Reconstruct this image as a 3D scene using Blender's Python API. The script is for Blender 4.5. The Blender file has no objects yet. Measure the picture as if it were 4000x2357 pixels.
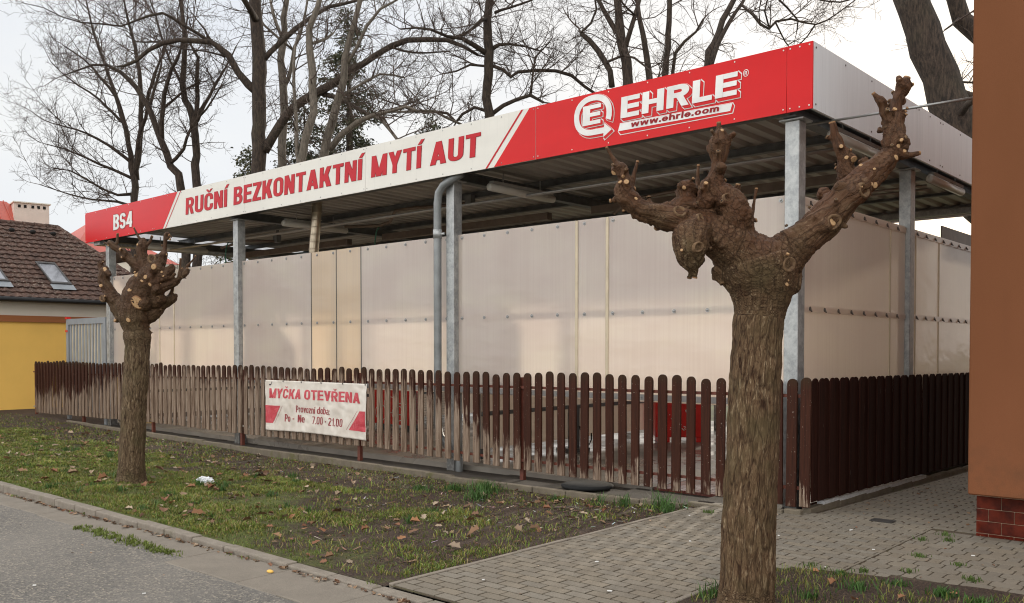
import bpy, bmesh, math, random
import numpy as np
from mathutils import Vector, Matrix, noise
from mathutils.bvhtree import BVHTree

# ------------------------------------------------------------------ camera, sky, sun, exposure
S = bpy.context.scene
COL = S.collection
cam = bpy.data.cameras.new('camera'); cam_ob = bpy.data.objects.new('camera', cam); COL.objects.link(cam_ob)
cam.sensor_width = 36.0; cam.lens = 3493.92 / 4000 * 36; cam.shift_y = 270.6 / 4000
cam.clip_start = 0.05; cam.clip_end = 2000
cam_ob.location = (3.636, -8.402, 1.6)
cam_ob.rotation_euler = (math.pi / 2 - 0.0239, 0, 0.7306)
S.camera = cam_ob

W = bpy.data.worlds.new('World'); S.world = W; W.use_nodes = True
SUN_EL, SUN_AZ = math.radians(12), math.radians(345)      # low hazy sun behind the car wash; azimuth clockwise from +Y
nt = W.node_tree; nt.nodes.clear()
wo = nt.nodes.new('ShaderNodeOutputWorld')
sky = nt.nodes.new('ShaderNodeTexSky'); sky.sky_type = 'NISHITA'; sky.sun_disc = False
sky.sun_elevation = SUN_EL; sky.sun_rotation = SUN_AZ; sky.dust_density = 2.0; sky.air_density = 1.0
b1 = nt.nodes.new('ShaderNodeBackground'); b1.inputs[1].default_value = 0.10
nt.links.new(sky.outputs[0], b1.inputs[0])
tc = nt.nodes.new('ShaderNodeTexCoord'); nz = nt.nodes.new('ShaderNodeTexNoise')
nz.inputs['Scale'].default_value = 2.2; nz.inputs['Detail'].default_value = 5; nz.inputs['Roughness'].default_value = .5
wmp = nt.nodes.new('ShaderNodeMapping'); wmp.inputs['Scale'].default_value = (1, 1, 2.6); nt.links.new(tc.outputs['Generated'], wmp.inputs[0]); nt.links.new(wmp.outputs[0], nz.inputs['Vector'])
rp = nt.nodes.new('ShaderNodeValToRGB'); nt.links.new(nz.outputs[0], rp.inputs[0])
rp.color_ramp.elements[0].position = .3; rp.color_ramp.elements[0].color = (.86, .88, .92, 1)
rp.color_ramp.elements[1].position = .62; rp.color_ramp.elements[1].color = (1.0, .982, .945, 1)
b2 = nt.nodes.new('ShaderNodeBackground'); mt = nt.nodes.new('ShaderNodeMix'); mt.data_type = 'RGBA'; mt.blend_type = 'MULTIPLY'; nt.links.new(rp.outputs[0], mt.inputs[6]); mt.inputs[7].default_value = (.945, .97, 1.01, 1); nt.links.new(mt.outputs[2], b2.inputs[0])
# sky brightness raised overhead and behind the camera, added to light the front
sx = nt.nodes.new('ShaderNodeSeparateXYZ'); nt.links.new(tc.outputs['Generated'], sx.inputs[0])
def wmap(src, a, b, c, d):
    m_ = nt.nodes.new('ShaderNodeMapRange'); m_.interpolation_type = 'SMOOTHSTEP'; nt.links.new(src, m_.inputs[0])
    for i_, v_ in enumerate((a, b, c, d)): m_.inputs[i_ + 1].default_value = v_
    return m_.outputs[0]
nt.links.new(wmap(sx.outputs[0], -.55, -.9, 0, 1), mt.inputs[0])      # a bluer gap in the haze to the left
ad = nt.nodes.new('ShaderNodeMath'); ad.operation = 'MAXIMUM'
nt.links.new(wmap(sx.outputs[1], .15, -.5, .95, 1.75), ad.inputs[0]); nt.links.new(wmap(sx.outputs[2], .55, .95, .95, 1.45), ad.inputs[1])
bd = nt.nodes.new('ShaderNodeTexNoise'); bd.inputs['Scale'].default_value = 1.6; bd.inputs['Detail'].default_value = 4
wm2 = nt.nodes.new('ShaderNodeMapping'); wm2.inputs['Scale'].default_value = (.8, .8, 5.0); nt.links.new(tc.outputs['Generated'], wm2.inputs[0]); nt.links.new(wm2.outputs[0], bd.inputs['Vector'])
mu = nt.nodes.new('ShaderNodeMath'); mu.operation = 'MULTIPLY'; nt.links.new(ad.outputs[0], mu.inputs[0])
# cloud bands added on the unseen side for reflections, even haze behind the trees
bm_ = nt.nodes.new('ShaderNodeMix'); bm_.data_type = 'FLOAT'; nt.links.new(wmap(sx.outputs[1], .1, -.3, 0, 1), bm_.inputs[0]); bm_.inputs[2].default_value = 1.0; nt.links.new(wmap(bd.outputs[0], .36, .64, .45, 1.6), bm_.inputs[3])
nt.links.new(bm_.outputs[0], mu.inputs[1]); nt.links.new(mu.outputs[0], b2.inputs[1])
mx = nt.nodes.new('ShaderNodeMixShader'); mx.inputs[0].default_value = 0.88
nt.links.new(b1.outputs[0], mx.inputs[1]); nt.links.new(b2.outputs[0], mx.inputs[2]); nt.links.new(mx.outputs[0], wo.inputs[0])

sl = bpy.data.lights.new('sun', 'SUN'); sl.energy = 2.0; sl.angle = math.radians(2.2); sl.color = (1.0, .89, .74)
sun = bpy.data.objects.new('sun', sl); COL.objects.link(sun)
sd = Vector((math.sin(SUN_AZ) * math.cos(SUN_EL), math.cos(SUN_AZ) * math.cos(SUN_EL), math.sin(SUN_EL)))
sun.rotation_euler = sd.to_track_quat('Z', 'Y').to_euler(); sun.location = (0, 40, 30)
S.view_settings.view_transform = 'Standard'; S.view_settings.look = 'None'
S.view_settings.exposure = 0.15; S.cycles.use_denoising = True; S.cycles.filter_width = 1.1; S.view_settings.gamma = 1.0

# ------------------------------------------------------------------ helpers
R = random.Random(7)
ORG = {}

class MB:
    """collects faces that become ONE mesh object"""
    def __init__(s): s.v = []; s.f = []; s.c = []
    def poly(s, pts, col=None):
        i = len(s.v); s.v.extend([tuple(p) for p in pts]); s.f.append(tuple(range(i, i + len(pts))))
        if col is not None: s.c.extend([col] * len(pts))
    def box(s, x0, x1, y0, y1, z0, z1):
        i = len(s.v)
        s.v += [(x0,y0,z0),(x1,y0,z0),(x1,y1,z0),(x0,y1,z0),(x0,y0,z1),(x1,y0,z1),(x1,y1,z1),(x0,y1,z1)]
        s.f += [tuple(i + k for k in q) for q in ((3,2,1,0),(4,5,6,7),(0,1,5,4),(1,2,6,5),(2,3,7,6),(3,0,4,7))]
    def prism(s, pts, off):
        """closed outline pts (3-D) extruded by the vector off"""
        n = len(pts); i = len(s.v); off = Vector(off)
        s.v += [tuple(p) for p in pts] + [tuple(Vector(p) + off) for p in pts]
        s.f += [tuple(range(i + n - 1, i - 1, -1)), tuple(range(i + n, i + 2 * n))]
        s.f += [(i + k, i + (k + 1) % n, i + n + (k + 1) % n, i + n + k) for k in range(n)]
    def tube(s, pts, rad, n=8, cap=True, ref=None):
        P = [Vector(p) for p in pts]; m = len(P); base = len(s.v)
        if not isinstance(rad, (list, tuple)): rad = [rad] * m
        a = None
        for k in range(m):
            t = (P[min(k + 1, m - 1)] - P[max(k - 1, 0)])
            if t.length < 1e-9: t = Vector((0, 0, 1))
            t.normalize()
            if a is None:
                a = t.orthogonal().normalized()
            a = (a - t * a.dot(t))
            if a.length < 1e-6: a = t.orthogonal()
            a.normalize(); b = t.cross(a)
            for j in range(n):
                w = 2 * math.pi * j / n
                s.v.append(tuple(P[k] + (a * math.cos(w) + b * math.sin(w)) * rad[k]))
        for k in range(m - 1):
            for j in range(n):
                p = base + k * n + j; q = base + k * n + (j + 1) % n
                s.f.append((p, q, q + n, p + n))
        if cap:
            s.f.append(tuple(base + j for j in range(n - 1, -1, -1))); s.f.append(tuple(base + (m - 1) * n + j for j in range(n)))
    def sphere(s, c, r, n=10, m=7, sq=(1, 1, 1)):
        base = len(s.v); c = Vector(c)
        for i in range(m + 1):
            th = math.pi * i / m
            for j in range(n):
                ph = 2 * math.pi * j / n
                s.v.append((c.x + r * sq[0] * math.sin(th) * math.cos(ph), c.y + r * sq[1] * math.sin(th) * math.sin(ph), c.z + r * sq[2] * math.cos(th)))
        for i in range(m):
            for j in range(n):
                p = base + i * n + j; q = base + i * n + (j + 1) % n
                s.f.append((p, p + n, q + n, q))
    def build(s, name, mat, parent=None, smooth=False, org=None, extra=()):
        me = bpy.data.meshes.new(name)
        o = bpy.data.objects.new(name, me); COL.objects.link(o)
        if parent is not None:
            o.parent = parent; g = ORG[parent.name]
        else:
            g = Vector(org) if org is not None else Vector((0, 0, 0)); o.location = g
        ORG[o.name] = g
        vv = np.array(s.v, dtype=np.float64).reshape(-1, 3) - np.array(g)
        V, F, mi = vv.tolist(), list(s.f), [0] * len(s.f)
        for k, (mb, m2) in enumerate(extra):      # small fixings that belong to this part
            i0 = len(V); V += (np.array(mb.v) - np.array(g)).tolist(); F += [tuple(i + i0 for i in f) for f in mb.f]; mi += [k + 1] * len(mb.f)
        me.from_pydata(V, [], F)
        if s.c:
            at = me.color_attributes.new('col', 'FLOAT_COLOR', 'POINT')
            at.data.foreach_set('color', np.array([tuple(c) + (1,) for c in s.c], dtype=np.float32).ravel())
        if mat: me.materials.append(mat)
        if extra:
            for mb, m2 in extra: me.materials.append(m2)
            me.polygons.foreach_set('material_index', mi)
        if smooth: me.polygons.foreach_set('use_smooth', [True] * len(me.polygons))
        me.update()
        return o

def recalc(o):
    bm = bmesh.new(); bm.from_mesh(o.data); bmesh.ops.recalc_face_normals(bm, faces=bm.faces); bm.to_mesh(o.data); bm.free()
    return o
def bevel(o, w, seg=1):
    bm = bmesh.new(); bm.from_mesh(o.data)
    bmesh.ops.bevel(bm, geom=bm.edges, offset=w, segments=seg, affect='EDGES', profile=.5)
    bm.to_mesh(o.data); bm.free(); return o
def tag(o, label=None, cat=None, group=None, kind=None):
    if label: o['label'] = label
    if cat: o['category'] = cat
    if group: o['group'] = group
    if kind: o['kind'] = kind
    return o
def thing(name, loc, label, cat, group=None):
    o = bpy.data.objects.new(name, None); COL.objects.link(o); o.location = loc; o.empty_display_size = .3
    ORG[o.name] = Vector(loc)
    return tag(o, label, cat, group)

# ------------------------------------------------------------------ material helper
class Mat:
    def __init__(s, name, base=(.5, .5, .5), rough=.6, metal=0.0, spec=None):
        s.m = bpy.data.materials.new(name); s.m.use_nodes = True; s.nt = s.m.node_tree
        s.p = s.nt.nodes['Principled BSDF']; s.out = s.nt.nodes['Material Output']
        s.p.inputs['Base Color'].default_value = (*base, 1); s.p.inputs['Roughness'].default_value = rough; s.p.inputs['Metallic'].default_value = metal
        if spec is not None: s.p.inputs['Specular IOR Level'].default_value = spec
    def n(s, t, **kw):
        x = s.nt.nodes.new('ShaderNode' + t)
        for k, v in kw.items(): setattr(x, k, v)
        return x
    def l(s, a, b): s.nt.links.new(a, b)
    def coord(s, which='Object', scale=(1, 1, 1), loc=(0, 0, 0)):
        if which == 'World': o = s.n('NewGeometry').outputs['Position']
        elif which.startswith('@'):
            o = s.n('Attribute', attribute_name=which[1:]).outputs['Vector']
        else: o = s.n('TexCoord').outputs[which]
        mp = s.n('Mapping'); mp.inputs['Scale'].default_value = scale; mp.inputs['Location'].default_value = loc
        s.l(o, mp.inputs[0]); return mp.outputs[0]
    def noise(s, vec, scale=5, detail=4, rough=.55, dist=0):
        x = s.n('TexNoise'); x.inputs['Scale'].default_value = scale; x.inputs['Detail'].default_value = detail
        x.inputs['Roughness'].default_value = rough; x.inputs['Distortion'].default_value = dist
        s.l(vec, x.inputs['Vector']); return x.outputs[0]
    def vor(s, vec, scale=5, feature='F1', out='Distance', rnd=1):
        x = s.n('TexVoronoi', feature=feature); x.inputs['Scale'].default_value = scale; x.inputs['Randomness'].default_value = rnd
        s.l(vec, x.inputs['Vector']); return x.outputs[out]
    def ramp(s, f, stops, interp='LINEAR'):
        x = s.n('ValToRGB'); e = x.color_ramp; e.interpolation = interp
        while len(e.elements) < len(stops): e.elements.new(.5)
        for k, (p, c) in enumerate(stops):
            e.elements[k].position = p
            e.elements[k].color = (c, c, c, 1) if not isinstance(c, (tuple, list)) else (*c, 1)
        s.l(f, x.inputs[0]); return x.outputs[0]
    def mix(s, f, a, b, blend='MIX'):
        x = s.n('Mix', data_type='RGBA', blend_type=blend)
        for i, v in ((0, f), (6, a), (7, b)):
            if isinstance(v, (int, float)): x.inputs[i].default_value = v if i == 0 else (v, v, v, 1)
            elif isinstance(v, (tuple, list)): x.inputs[i].default_value = (*v, 1)
            else: s.l(v, x.inputs[i])
        return x.outputs[2]
    def math(s, op, a, b=None, c=None, clamp=False):
        x = s.n('Math', operation=op, use_clamp=clamp)
        for i, v in enumerate((a, b, c)):
            if v is None: continue
            if isinstance(v, (int, float)): x.inputs[i].default_value = v
            else: s.l(v, x.inputs[i])
        return x.outputs[0]
    def base(s, c): s.l(c, s.p.inputs['Base Color']); return s
    def rough(s, c): s.l(c, s.p.inputs['Roughness']); return s
    def bump(s, h, strength=.5, dist=.01, prev=None):
        x = s.n('Bump'); x.inputs['Strength'].default_value = strength; x.inputs['Distance'].default_value = dist
        s.l(h, x.inputs['Height'])
        if prev is not None: s.l(prev, x.inputs['Normal'])
        s.l(x.outputs[0], s.p.inputs['Normal']); return x.outputs[0]
    def xyz(s, vec):
        x = s.n('SeparateXYZ'); s.l(vec, x.inputs[0]); return x.outputs

def simple(name, c, rough=.6, metal=0, var=.12, scale=4, spec=None, bump=0, bscale=60):
    m = Mat(name, c, rough, metal, spec); v = m.coord('World')
    k = m.noise(v, scale, 5)
    m.base(m.ramp(k, [(.3, tuple(x * (1 - var) for x in c)), (.7, tuple(min(1, x * (1 + var)) for x in c))]))
    if bump: m.bump(m.noise(v, bscale, 3), bump, .004)
    return m.m

M = {}
def make_materials():
    # painted sign sheets
    for nm, c in (('sign_white', (.80, .77, .70)), ('sign_red', (.66, .010, .012)), ('letter_red', (.55, .02, .03)), ('letter_dark_red', (.30, .012, .016))):
        m = Mat(nm, c, .2 if nm == 'sign_red' else .4, 0, .18); v = m.coord('World', (.7, .7, 2))
        k = m.noise(v, 1.3, 4)
        st = m.ramp(m.noise(m.coord('World', (11, 11, .55)), 1.4, 5, .6), [(.56, 0.0), (.80, .22)])
        m.base(m.mix(st, m.ramp(k, [(.3, tuple(x * .90 for x in c)), (.7, c)]), tuple(.55 * x + .03 for x in c))); m.bump(m.noise(m.coord('World', (1, 1, 1)), 1.1, 2), .06, .03)
        M[nm] = m.m
    m = Mat('aluminium_sheet', (.6, .6, .6), .45, .0, .4); v = m.coord('World', (3, 3, .25)); k = m.noise(v, 2.2, 5, .6)
    st = m.noise(m.coord('World', (14, 14, .5)), 1.5, 4)
    m.base(m.mix(m.ramp(st, [(.55, 0.0), (.8, .45)]), m.ramp(k, [(.3, (.76, .78, .80)), (.7, (.84, .86, .88))]), (.46, .45, .44)))
    m.bump(m.noise(m.coord('World'), .9, 2), .08, .03); M['alu'] = m.m
    # galvanised steel: spangles and dull patches
    m = Mat('galvanised_steel', (.4, .42, .43), .45, .55); v = m.coord('World')
    sp = m.vor(m.coord('World', (1, 1, .7)), 55, 'F1', 'Color'); g = m.xyz(sp)[0]
    pat = m.noise(v, 9, 5, .65)
    c = m.mix(m.ramp(pat, [(.42, 0.0), (.58, 1.0)]), (.30, .31, .31), (.47, .48, .47))
    Zg = m.xyz(v)[2]; c = m.mix(m.math('MULTIPLY', m.ramp(Zg, [(.06, 1.0), (.42, 0.0)]), m.ramp(m.noise(v, 14, 5), [(.3, 1.0), (.7, .6)])), c, (.045, .036, .027))  # dark foot band: splash dirt plus painted shade behind the pickets
    m.base(m.mix(.22, c, m.ramp(g, [(0, (.26, .27, .28)), (1, (.62, .62, .60))]))); m.rough(m.ramp(pat, [(.3, .35), (.7, .6)])); M['galv'] = m.m
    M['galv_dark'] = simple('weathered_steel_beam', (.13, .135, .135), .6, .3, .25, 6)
    M['pipe_metal'] = simple('dull_metal_pipe', (.36, .36, .35), .38, .7, .15, 8)
    M['zinc_pipe'] = simple('weathered_zinc_pipe', (.25, .26, .26), .5, .4, .22, 5)
    M['duct'] = simple('stainless_duct', (.50, .42, .32), .3, .85, .25, 7)
    M['boom'] = simple('brown_painted_boom', (.14, .105, .08), .5, .3, .2, 7)
    M['lamp'] = simple('lamp_plastic', (.50, .48, .43), .3, 0, .08, 3)
    M['lamp_body'] = simple('lamp_housing', (.32, .31, .29), .5, 0, .15, 5)
    m = Mat('roof_sheet', (.4, .39, .37), .5, .25); v = m.coord('World'); k = m.noise(m.coord('World', (1, .3, 1)), 3, 5)
    m.base(m.ramp(k, [(.3, (.29, .27, .245)), (.7, (.42, .40, .365))])); M['roof'] = m.m
    # milky multiwall sheet, lets light through
    m = Mat('milky_multiwall_sheet', (.6, .55, .5), .22, 0, .7); m.p.inputs['Coat Weight'].default_value = .6; m.p.inputs['Coat Roughness'].default_value = .10; v = m.coord('World')
    stripes = m.noise(m.coord('World', (30, 30, .35)), 1.6, 3, .6)
    blot = m.noise(m.coord('World', (.8, .8, 1.6)), 1.3, 4, .55)
    c = m.ramp(blot, [(.32, (.72, .635, .60)), (.5, (.78, .71, .66)), (.68, (.82, .77, .68))])
    c = m.mix(m.ramp(stripes, [(.36, .0), (.68, .42)]), c, (.56, .455, .43)); m.base(c)
    rib = m.n('TexWave', wave_type='BANDS', bands_direction='DIAGONAL'); rib.inputs['Scale'].default_value = 26; rib.inputs['Distortion'].default_value = .3
    m.l(m.coord('World', (1.73, 1.73, .0)), rib.inputs['Vector'])
    b_ = m.bump(rib.outputs[0], .05, .003); b2_ = m.bump(m.noise(m.coord('World', (.6, .6, 1.5)), 1.4, 3), .30, .05, b_); m.l(b2_, m.p.inputs['Coat Normal'])
    tr = m.n('BsdfTranslucent'); tr.inputs[0].default_value = (.96, .89, .81, 1)
    mxs = m.n('MixShader'); mxs.inputs[0].default_value = .58
    m.l(m.p.outputs[0], mxs.inputs[1]); m.l(tr.outputs[0], mxs.inputs[2]); m.l(mxs.outputs[0], m.out.inputs[0]); M['poly'] = m.m
    m2 = m.m.copy(); m2.name = 'backlit_multiwall_sheet'; M['poly_backlit'] = m2  # copy of the milky sheet, backlight painted in as a cream tint
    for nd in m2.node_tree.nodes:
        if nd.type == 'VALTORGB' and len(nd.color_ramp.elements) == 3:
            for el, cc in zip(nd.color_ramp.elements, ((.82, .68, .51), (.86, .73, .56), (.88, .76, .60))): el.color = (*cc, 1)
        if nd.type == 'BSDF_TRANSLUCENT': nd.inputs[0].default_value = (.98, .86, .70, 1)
    M['profile'] = simple('yellowed_profile', (.56, .47, .33), .45, 0, .12, 6)
    M['clear_rail'] = simple('grey_rail', (.44, .42, .40), .35, .3, .1, 8)
    M['screw'] = simple('zinc_screw', (.33, .33, .32), .35, .7, .1, 20)
    M['screw_dark'] = simple('rusty_screw', (.12, .10, .085), .5, .4, .2, 20)
    # fence wood: brown stain worn down to grey wood, more so at the foot and along the middle of the fence
    def wood(nm, ramp):
        m = Mat(nm, (.1, .05, .03), .8, 0, .2); v = m.coord('World'); X, Y, Z = m.xyz(v)
        rndn = m.n('ObjectInfo').outputs['Random']
        cmb = m.n('CombineXYZ'); m.l(rndn, cmb.inputs[0]); m.l(rndn, cmb.inputs[1])
        sh = m.n('VectorMath', operation='MULTIPLY_ADD'); m.l(cmb.outputs[0], sh.inputs[0]); sh.inputs[1].default_value = (37, 51, 0); m.l(v, sh.inputs[2])
        mp = m.n('Mapping'); mp.inputs['Scale'].default_value = (26, 26, 1.4); m.l(sh.outputs[0], mp.inputs[0]); grain = m.noise(mp.outputs[0], 1.6, 6, .65, .6)
        mp2 = m.n('Mapping'); mp2.inputs['Scale'].default_value = (9, 9, 2.4); m.l(sh.outputs[0], mp2.inputs[0]); pat = m.noise(mp2.outputs[0], 1.5, 5, .6)
        fleck = m.noise(sh.outputs[0], 55, 2, .5)
        xr = m.n('MapRange'); xr.inputs['From Min'].default_value = -20; xr.inputs['From Max'].default_value = 0; m.l(X, xr.inputs[0])
        w = m.ramp(xr.outputs[0], ramp)
        h = m.math('MULTIPLY_ADD', Z, 1 / 1.2, -.1)
        t = m.math('ADD', w, m.math('MULTIPLY_ADD', pat, 1.0, -.53)); t = m.math('ADD', t, m.math('MULTIPLY_ADD', grain, .75, -.39))
        t = m.math('ADD', t, m.math('MULTIPLY_ADD', rndn, .16, -.08))
        worn = m.ramp(m.math('MULTIPLY_ADD', m.math('SUBTRACT', t, h), 1.0, .5), [(.45, 0.0), (.60, 1.0)])
        dark = m.ramp(grain, [(.3, (.026, .009, .005)), (.7, (.066, .021, .011))])
        pale = m.ramp(grain, [(.32, (.060, .030, .016)), (.47, (.19, .13, .09)), (.72, (.38, .295, .225))])
        c = m.mix(worn, dark, pale)
        c = m.mix(m.ramp(fleck, [(.70, 0.0), (.74, .55)]), c, (.45, .37, .30))
        alg = m.ramp(h, [(.0, .0), (.90, .0), (1.0, .55)])
        c = m.mix(alg, c, (.035, .026, .012)); m.base(c); m.bump(grain, .45, .004); return m.m
    M['picket'] = wood('worn_stained_picket', [(0, .34), (.14, .44), (.20, .62), (.27, .86), (.55, .92), (.71, .88), (.745, .66), (.79, .34), (.84, .12), (.90, .04), (1, .0)])
    m = Mat('dark_stained_board', (.04, .014, .009), .8, 0, .12); v = m.coord('World', (20, 20, 1.2)); g = m.noise(v, 1.5, 5, .6, .5)
    f = m.noise(m.coord('World', (90, 90, 5)), 1, 2)
    m.base(m.mix(m.ramp(f, [(.74, 0.0), (.78, .5)]), m.ramp(g, [(.3, (.016, .005, .003)), (.7, (.036, .011, .007))]), (.3, .25, .22))); m.bump(g, .4, .003); M['board'] = m.m
    M['fence_steel'] = simple('red_brown_fence_steel', (.13, .035, .020), .55, 0, .25, 12)
    M['fence_steel_worn'] = simple('worn_fence_steel', (.30, .25, .21), .6, 0, .25, 12)
    # concrete things
    def conc(nm, a, b, moss=.0, sc=7, bump=.25):
        m = Mat(nm, a, .85); v = m.coord('World'); k = m.noise(v, sc, 7, .65); f = m.noise(v, 160, 2)
        c = m.mix(.35, m.ramp(k, [(.3, a), (.7, b)]), m.ramp(f, [(.3, tuple(x * .6 for x in a)), (.7, tuple(x * 1.25 for x in b))]))
        if moss: c = m.mix(m.ramp(m.noise(v, 4, 6, .65), [(.55, 0.0), (.68, moss)]), c, (.10, .095, .025))
        m.base(c); m.bump(m.math('ADD', f, k), bump, .006); M[nm] = m.m
    conc('kerb_stone', (.17, .14, .11), (.30, .26, .21), .35, 9)
    conc('gutter_slab', (.175, .150, .120), (.25, .215, .172), .0, 6)
    conc('edge_concrete', (.10, .082, .06), (.22, .18, .125), .75, 6)
    conc('dark_concrete', (.024, .018, .013), (.055, .042, .031), .25, 5)
    conc('sunlit_floor_white', (.45, .45, .45), (.75, .76, .77), .0, 14)  # white that paints sunlight on the floor strip
    m = Mat('asphalt', (.2, .2, .2), .9); v = m.coord('World'); st = m.vor(v, 75, 'F1', 'Color'); g = m.xyz(st)[0]; d = m.vor(v, 75)
    big = m.noise(v, .55, 5, .6); fine = m.noise(v, 320, 2); med = m.noise(v, 9, 5, .7)
    c = m.ramp(g, [(0, (.07, .062, .053)), (.45, (.152, .134, .112)), (.8, (.225, .20, .163)), (1, (.46, .39, .30))])
    c = m.mix(m.ramp(med, [(.35, .45), (.6, 0.0)]), c, (.085, .082, .080)); c = m.mix(m.ramp(big, [(.40, 0.0), (.66, .45)]), c, (.30, .265, .22), 'MIX')
    c = m.mix(.25, c, m.ramp(fine, [(.35, (.05, .05, .05)), (.7, (.34, .33, .31))])); m.base(c); m.bump(m.math('ADD', d, fine), .5, .008); M['asphalt'] = m.m
    # pavers, brightness per stone
    m = Mat('grey_paver', (.2, .19, .17), .8); at = m.n('Attribute', attribute_name='col').outputs['Color']; v = m.coord('World')
    f = m.noise(v, 220, 3); k = m.noise(v, 1.1, 5, .6)
    c = m.mix(1.0, at, m.ramp(f, [(.3, .72), (.7, 1.18)]), 'MULTIPLY'); c = m.mix(m.ramp(k, [(.45, 0.0), (.75, .5)]), c, (.13, .10, .07)); m.base(c); m.bump(f, .25, .003); M['paver'] = m.m
    m = Mat('wet_red_paver', (.2, .06, .04), .16); at = m.n('Attribute', attribute_name='col').outputs['Color']; v = m.coord('World')
    m.base(at); m.rough(m.ramp(m.noise(v, 1.6, 4), [(.4, .22), (.65, .6)])); M['wet_paver'] = m.m
    m = Mat('wet_concrete', (.2, .19, .17), .2); v = m.coord('World'); k = m.noise(v, 1.3, 6)
    m.base(m.ramp(k, [(.35, (.17, .15, .13)), (.65, (.27, .24, .20))])); m.rough(m.ramp(m.noise(v, 1.1, 4), [(.4, .18), (.62, .6)])); M['wet_floor'] = m.m
    # soil / moss lawn base
    m = Mat('lawn_soil', (.08, .06, .03), .95); v = m.coord('World'); X, Y, Z = m.xyz(v)
    k = m.noise(v, 1.1, 7, .62); k2 = m.noise(v, 7, 6, .7); f = m.noise(v, 60, 4, .7)
    soil = m.ramp(f, [(.30, (.016, .009, .006)), (.5, (.055, .032, .020)), (.70, (.15, .098, .062))])
    moss = m.ramp(f, [(.30, (.028, .040, .006)), (.5, (.095, .120, .018)), (.70, (.19, .185, .035))])
    yb = m.math('MULTIPLY_ADD', Y, -.30, -.32, True)          # soil strip along the fence
    fac = m.math('ADD', m.math('MULTIPLY', k, .75), m.math('MULTIPLY', k2, .5)); fac = m.math('ADD', fac, m.math('MULTIPLY_ADD', yb, .5, -.14))
    xe = m.n('MapRange'); xe.inputs['From Min'].default_value = -5.5; xe.inputs['From Max'].default_value = -1.0; xe.inputs['To Max'].default_value = -.40; m.l(X, xe.inputs[0])
    fac = m.math('ADD', fac, xe.outputs[0])
    m.base(m.mix(m.ramp(fac, [(.60, 0.0), (.78, 1.0)]), soil, moss)); m.bump(m.math('ADD', f, k2), .9, .03); M['lawn'] = m.m
    m = Mat('joint_soil', (.06, .045, .03), .95); v = m.coord('World'); f = m.noise(v, 50, 4); k = m.noise(v, 3, 4)
    m.base(m.mix(m.ramp(k, [(.5, 0.0), (.7, .8)]), m.ramp(f, [(.3, (.035, .022, .014)), (.7, (.11, .075, .045))]), (.10, .10, .03))); m.bump(f, .6, .01); M['joint'] = m.m
    m = Mat('field', (.08, .08, .04), .95); v = m.coord('World'); m.base(m.ramp(m.noise(v, .6, 7, .6), [(.3, (.05, .045, .025)), (.7, (.10, .11, .035))])); M['field'] = m.m
    # tinted small stuff
    for nm, r_ in (('blade', .6), ('leaf', .75), ('needle', .65)):
        m = Mat(nm, (.1, .1, .05), r_); m.base(m.n('Attribute', attribute_name='col').outputs['Color']); M[nm] = m.m
    # hero bark, laid out along each limb by the vertex attribute "bark"
    def bark(nm, darkc, midc, palec, green, plates):
        m = Mat(nm, midc, .85, 0, .25); b = m.coord('@bark'); wv = m.coord('World')
        n1 = m.noise(b, plates, 4, .6, .9); n2 = m.noise(b, plates * 2.7, 5, .7, .4); n3 = m.noise(b, plates * .32, 4, .6); big = m.noise(wv, 4.5, 5, .6)
        w2 = m.n('VectorMath', operation='MULTIPLY_ADD'); nx = m.n('TexNoise'); nx.inputs['Scale'].default_value = 30; nx.inputs['Detail'].default_value = 4; m.l(b, nx.inputs['Vector']); m.l(nx.outputs['Color'], w2.inputs[0]); w2.inputs[1].default_value = (.045, .045, .03); m.l(b, w2.inputs[2])
        e = m.vor(w2.outputs[0], plates * .42, 'DISTANCE_TO_EDGE')
        ht = m.math('MULTIPLY_ADD', n1, .9, m.math('MULTIPLY', n2, .5)); crack = m.ramp(e, [(0.0, 0.0), (.09, 1.0)]); ht = m.math('ADD', ht, m.math('MULTIPLY', crack, .35))
        c = m.ramp(n1, [(.36, tuple(x * .55 for x in darkc)), (.47, midc), (.56, midc), (.68, palec)]); c = m.mix(m.ramp(n2, [(.40, .75), (.52, 0.0)]), c, darkc)
        c = m.mix(m.ramp(n3, [(.45, 0.0), (.7, .5)]), c, midc); c = m.mix(m.ramp(big, [(.45, 0.0), (.68, .7)]), c, green)
        wet = m.n('Attribute', attribute_name='wet').outputs['Fac']
        c = m.mix(m.math('MULTIPLY', wet, m.ramp(m.noise(wv, 7, 4), [(.3, 1.0), (.75, .6)])), c, (darkc[0] * 1.65, darkc[1] * 1.55, darkc[2] * 1.4))
        c = m.mix(m.math('MULTIPLY', m.math('SUBTRACT', 1.0, crack), .5), c, tuple(x * .3 for x in darkc)); m.base(c)
        rr = m.math('MULTIPLY_ADD', wet, -.30, .88); m.rough(rr); m.bump(ht, 1.0, .009); return m.m
    M['bark_big'] = bark('furrowed_bark', (.050, .020, .008), (.145, .090, .048), (.36, .265, .16), (.090, .066, .030), 54)
    M['bark_small'] = bark('furrowed_bark_grey', (.045, .021, .010), (.155, .105, .06), (.34, .255, .16), (.10, .078, .036), 52)
    m = Mat('cut_wood', (.5, .3, .14), .7); v = m.coord('Object'); at = m.n('Attribute', attribute_name='ring').outputs['Fac']
    w = m.math('SINE', m.math('MULTIPLY', at, 34.0)); c = m.ramp(m.math('MULTIPLY_ADD', w, .3, .5), [(.2, (.33, .18, .075)), (.8, (.56, .37, .19))])
    c = m.mix(m.ramp(at, [(.0, .85), (.22, 0.0), (.82, 0.0), (1.0, .9)]), c, (.20, .085, .03)); c = m.mix(m.ramp(m.noise(v, 30, 4), [(.5, 0.0), (.72, .5)]), c, (.28, .14, .06)); m.base(c); M['cut'] = m.m
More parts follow.
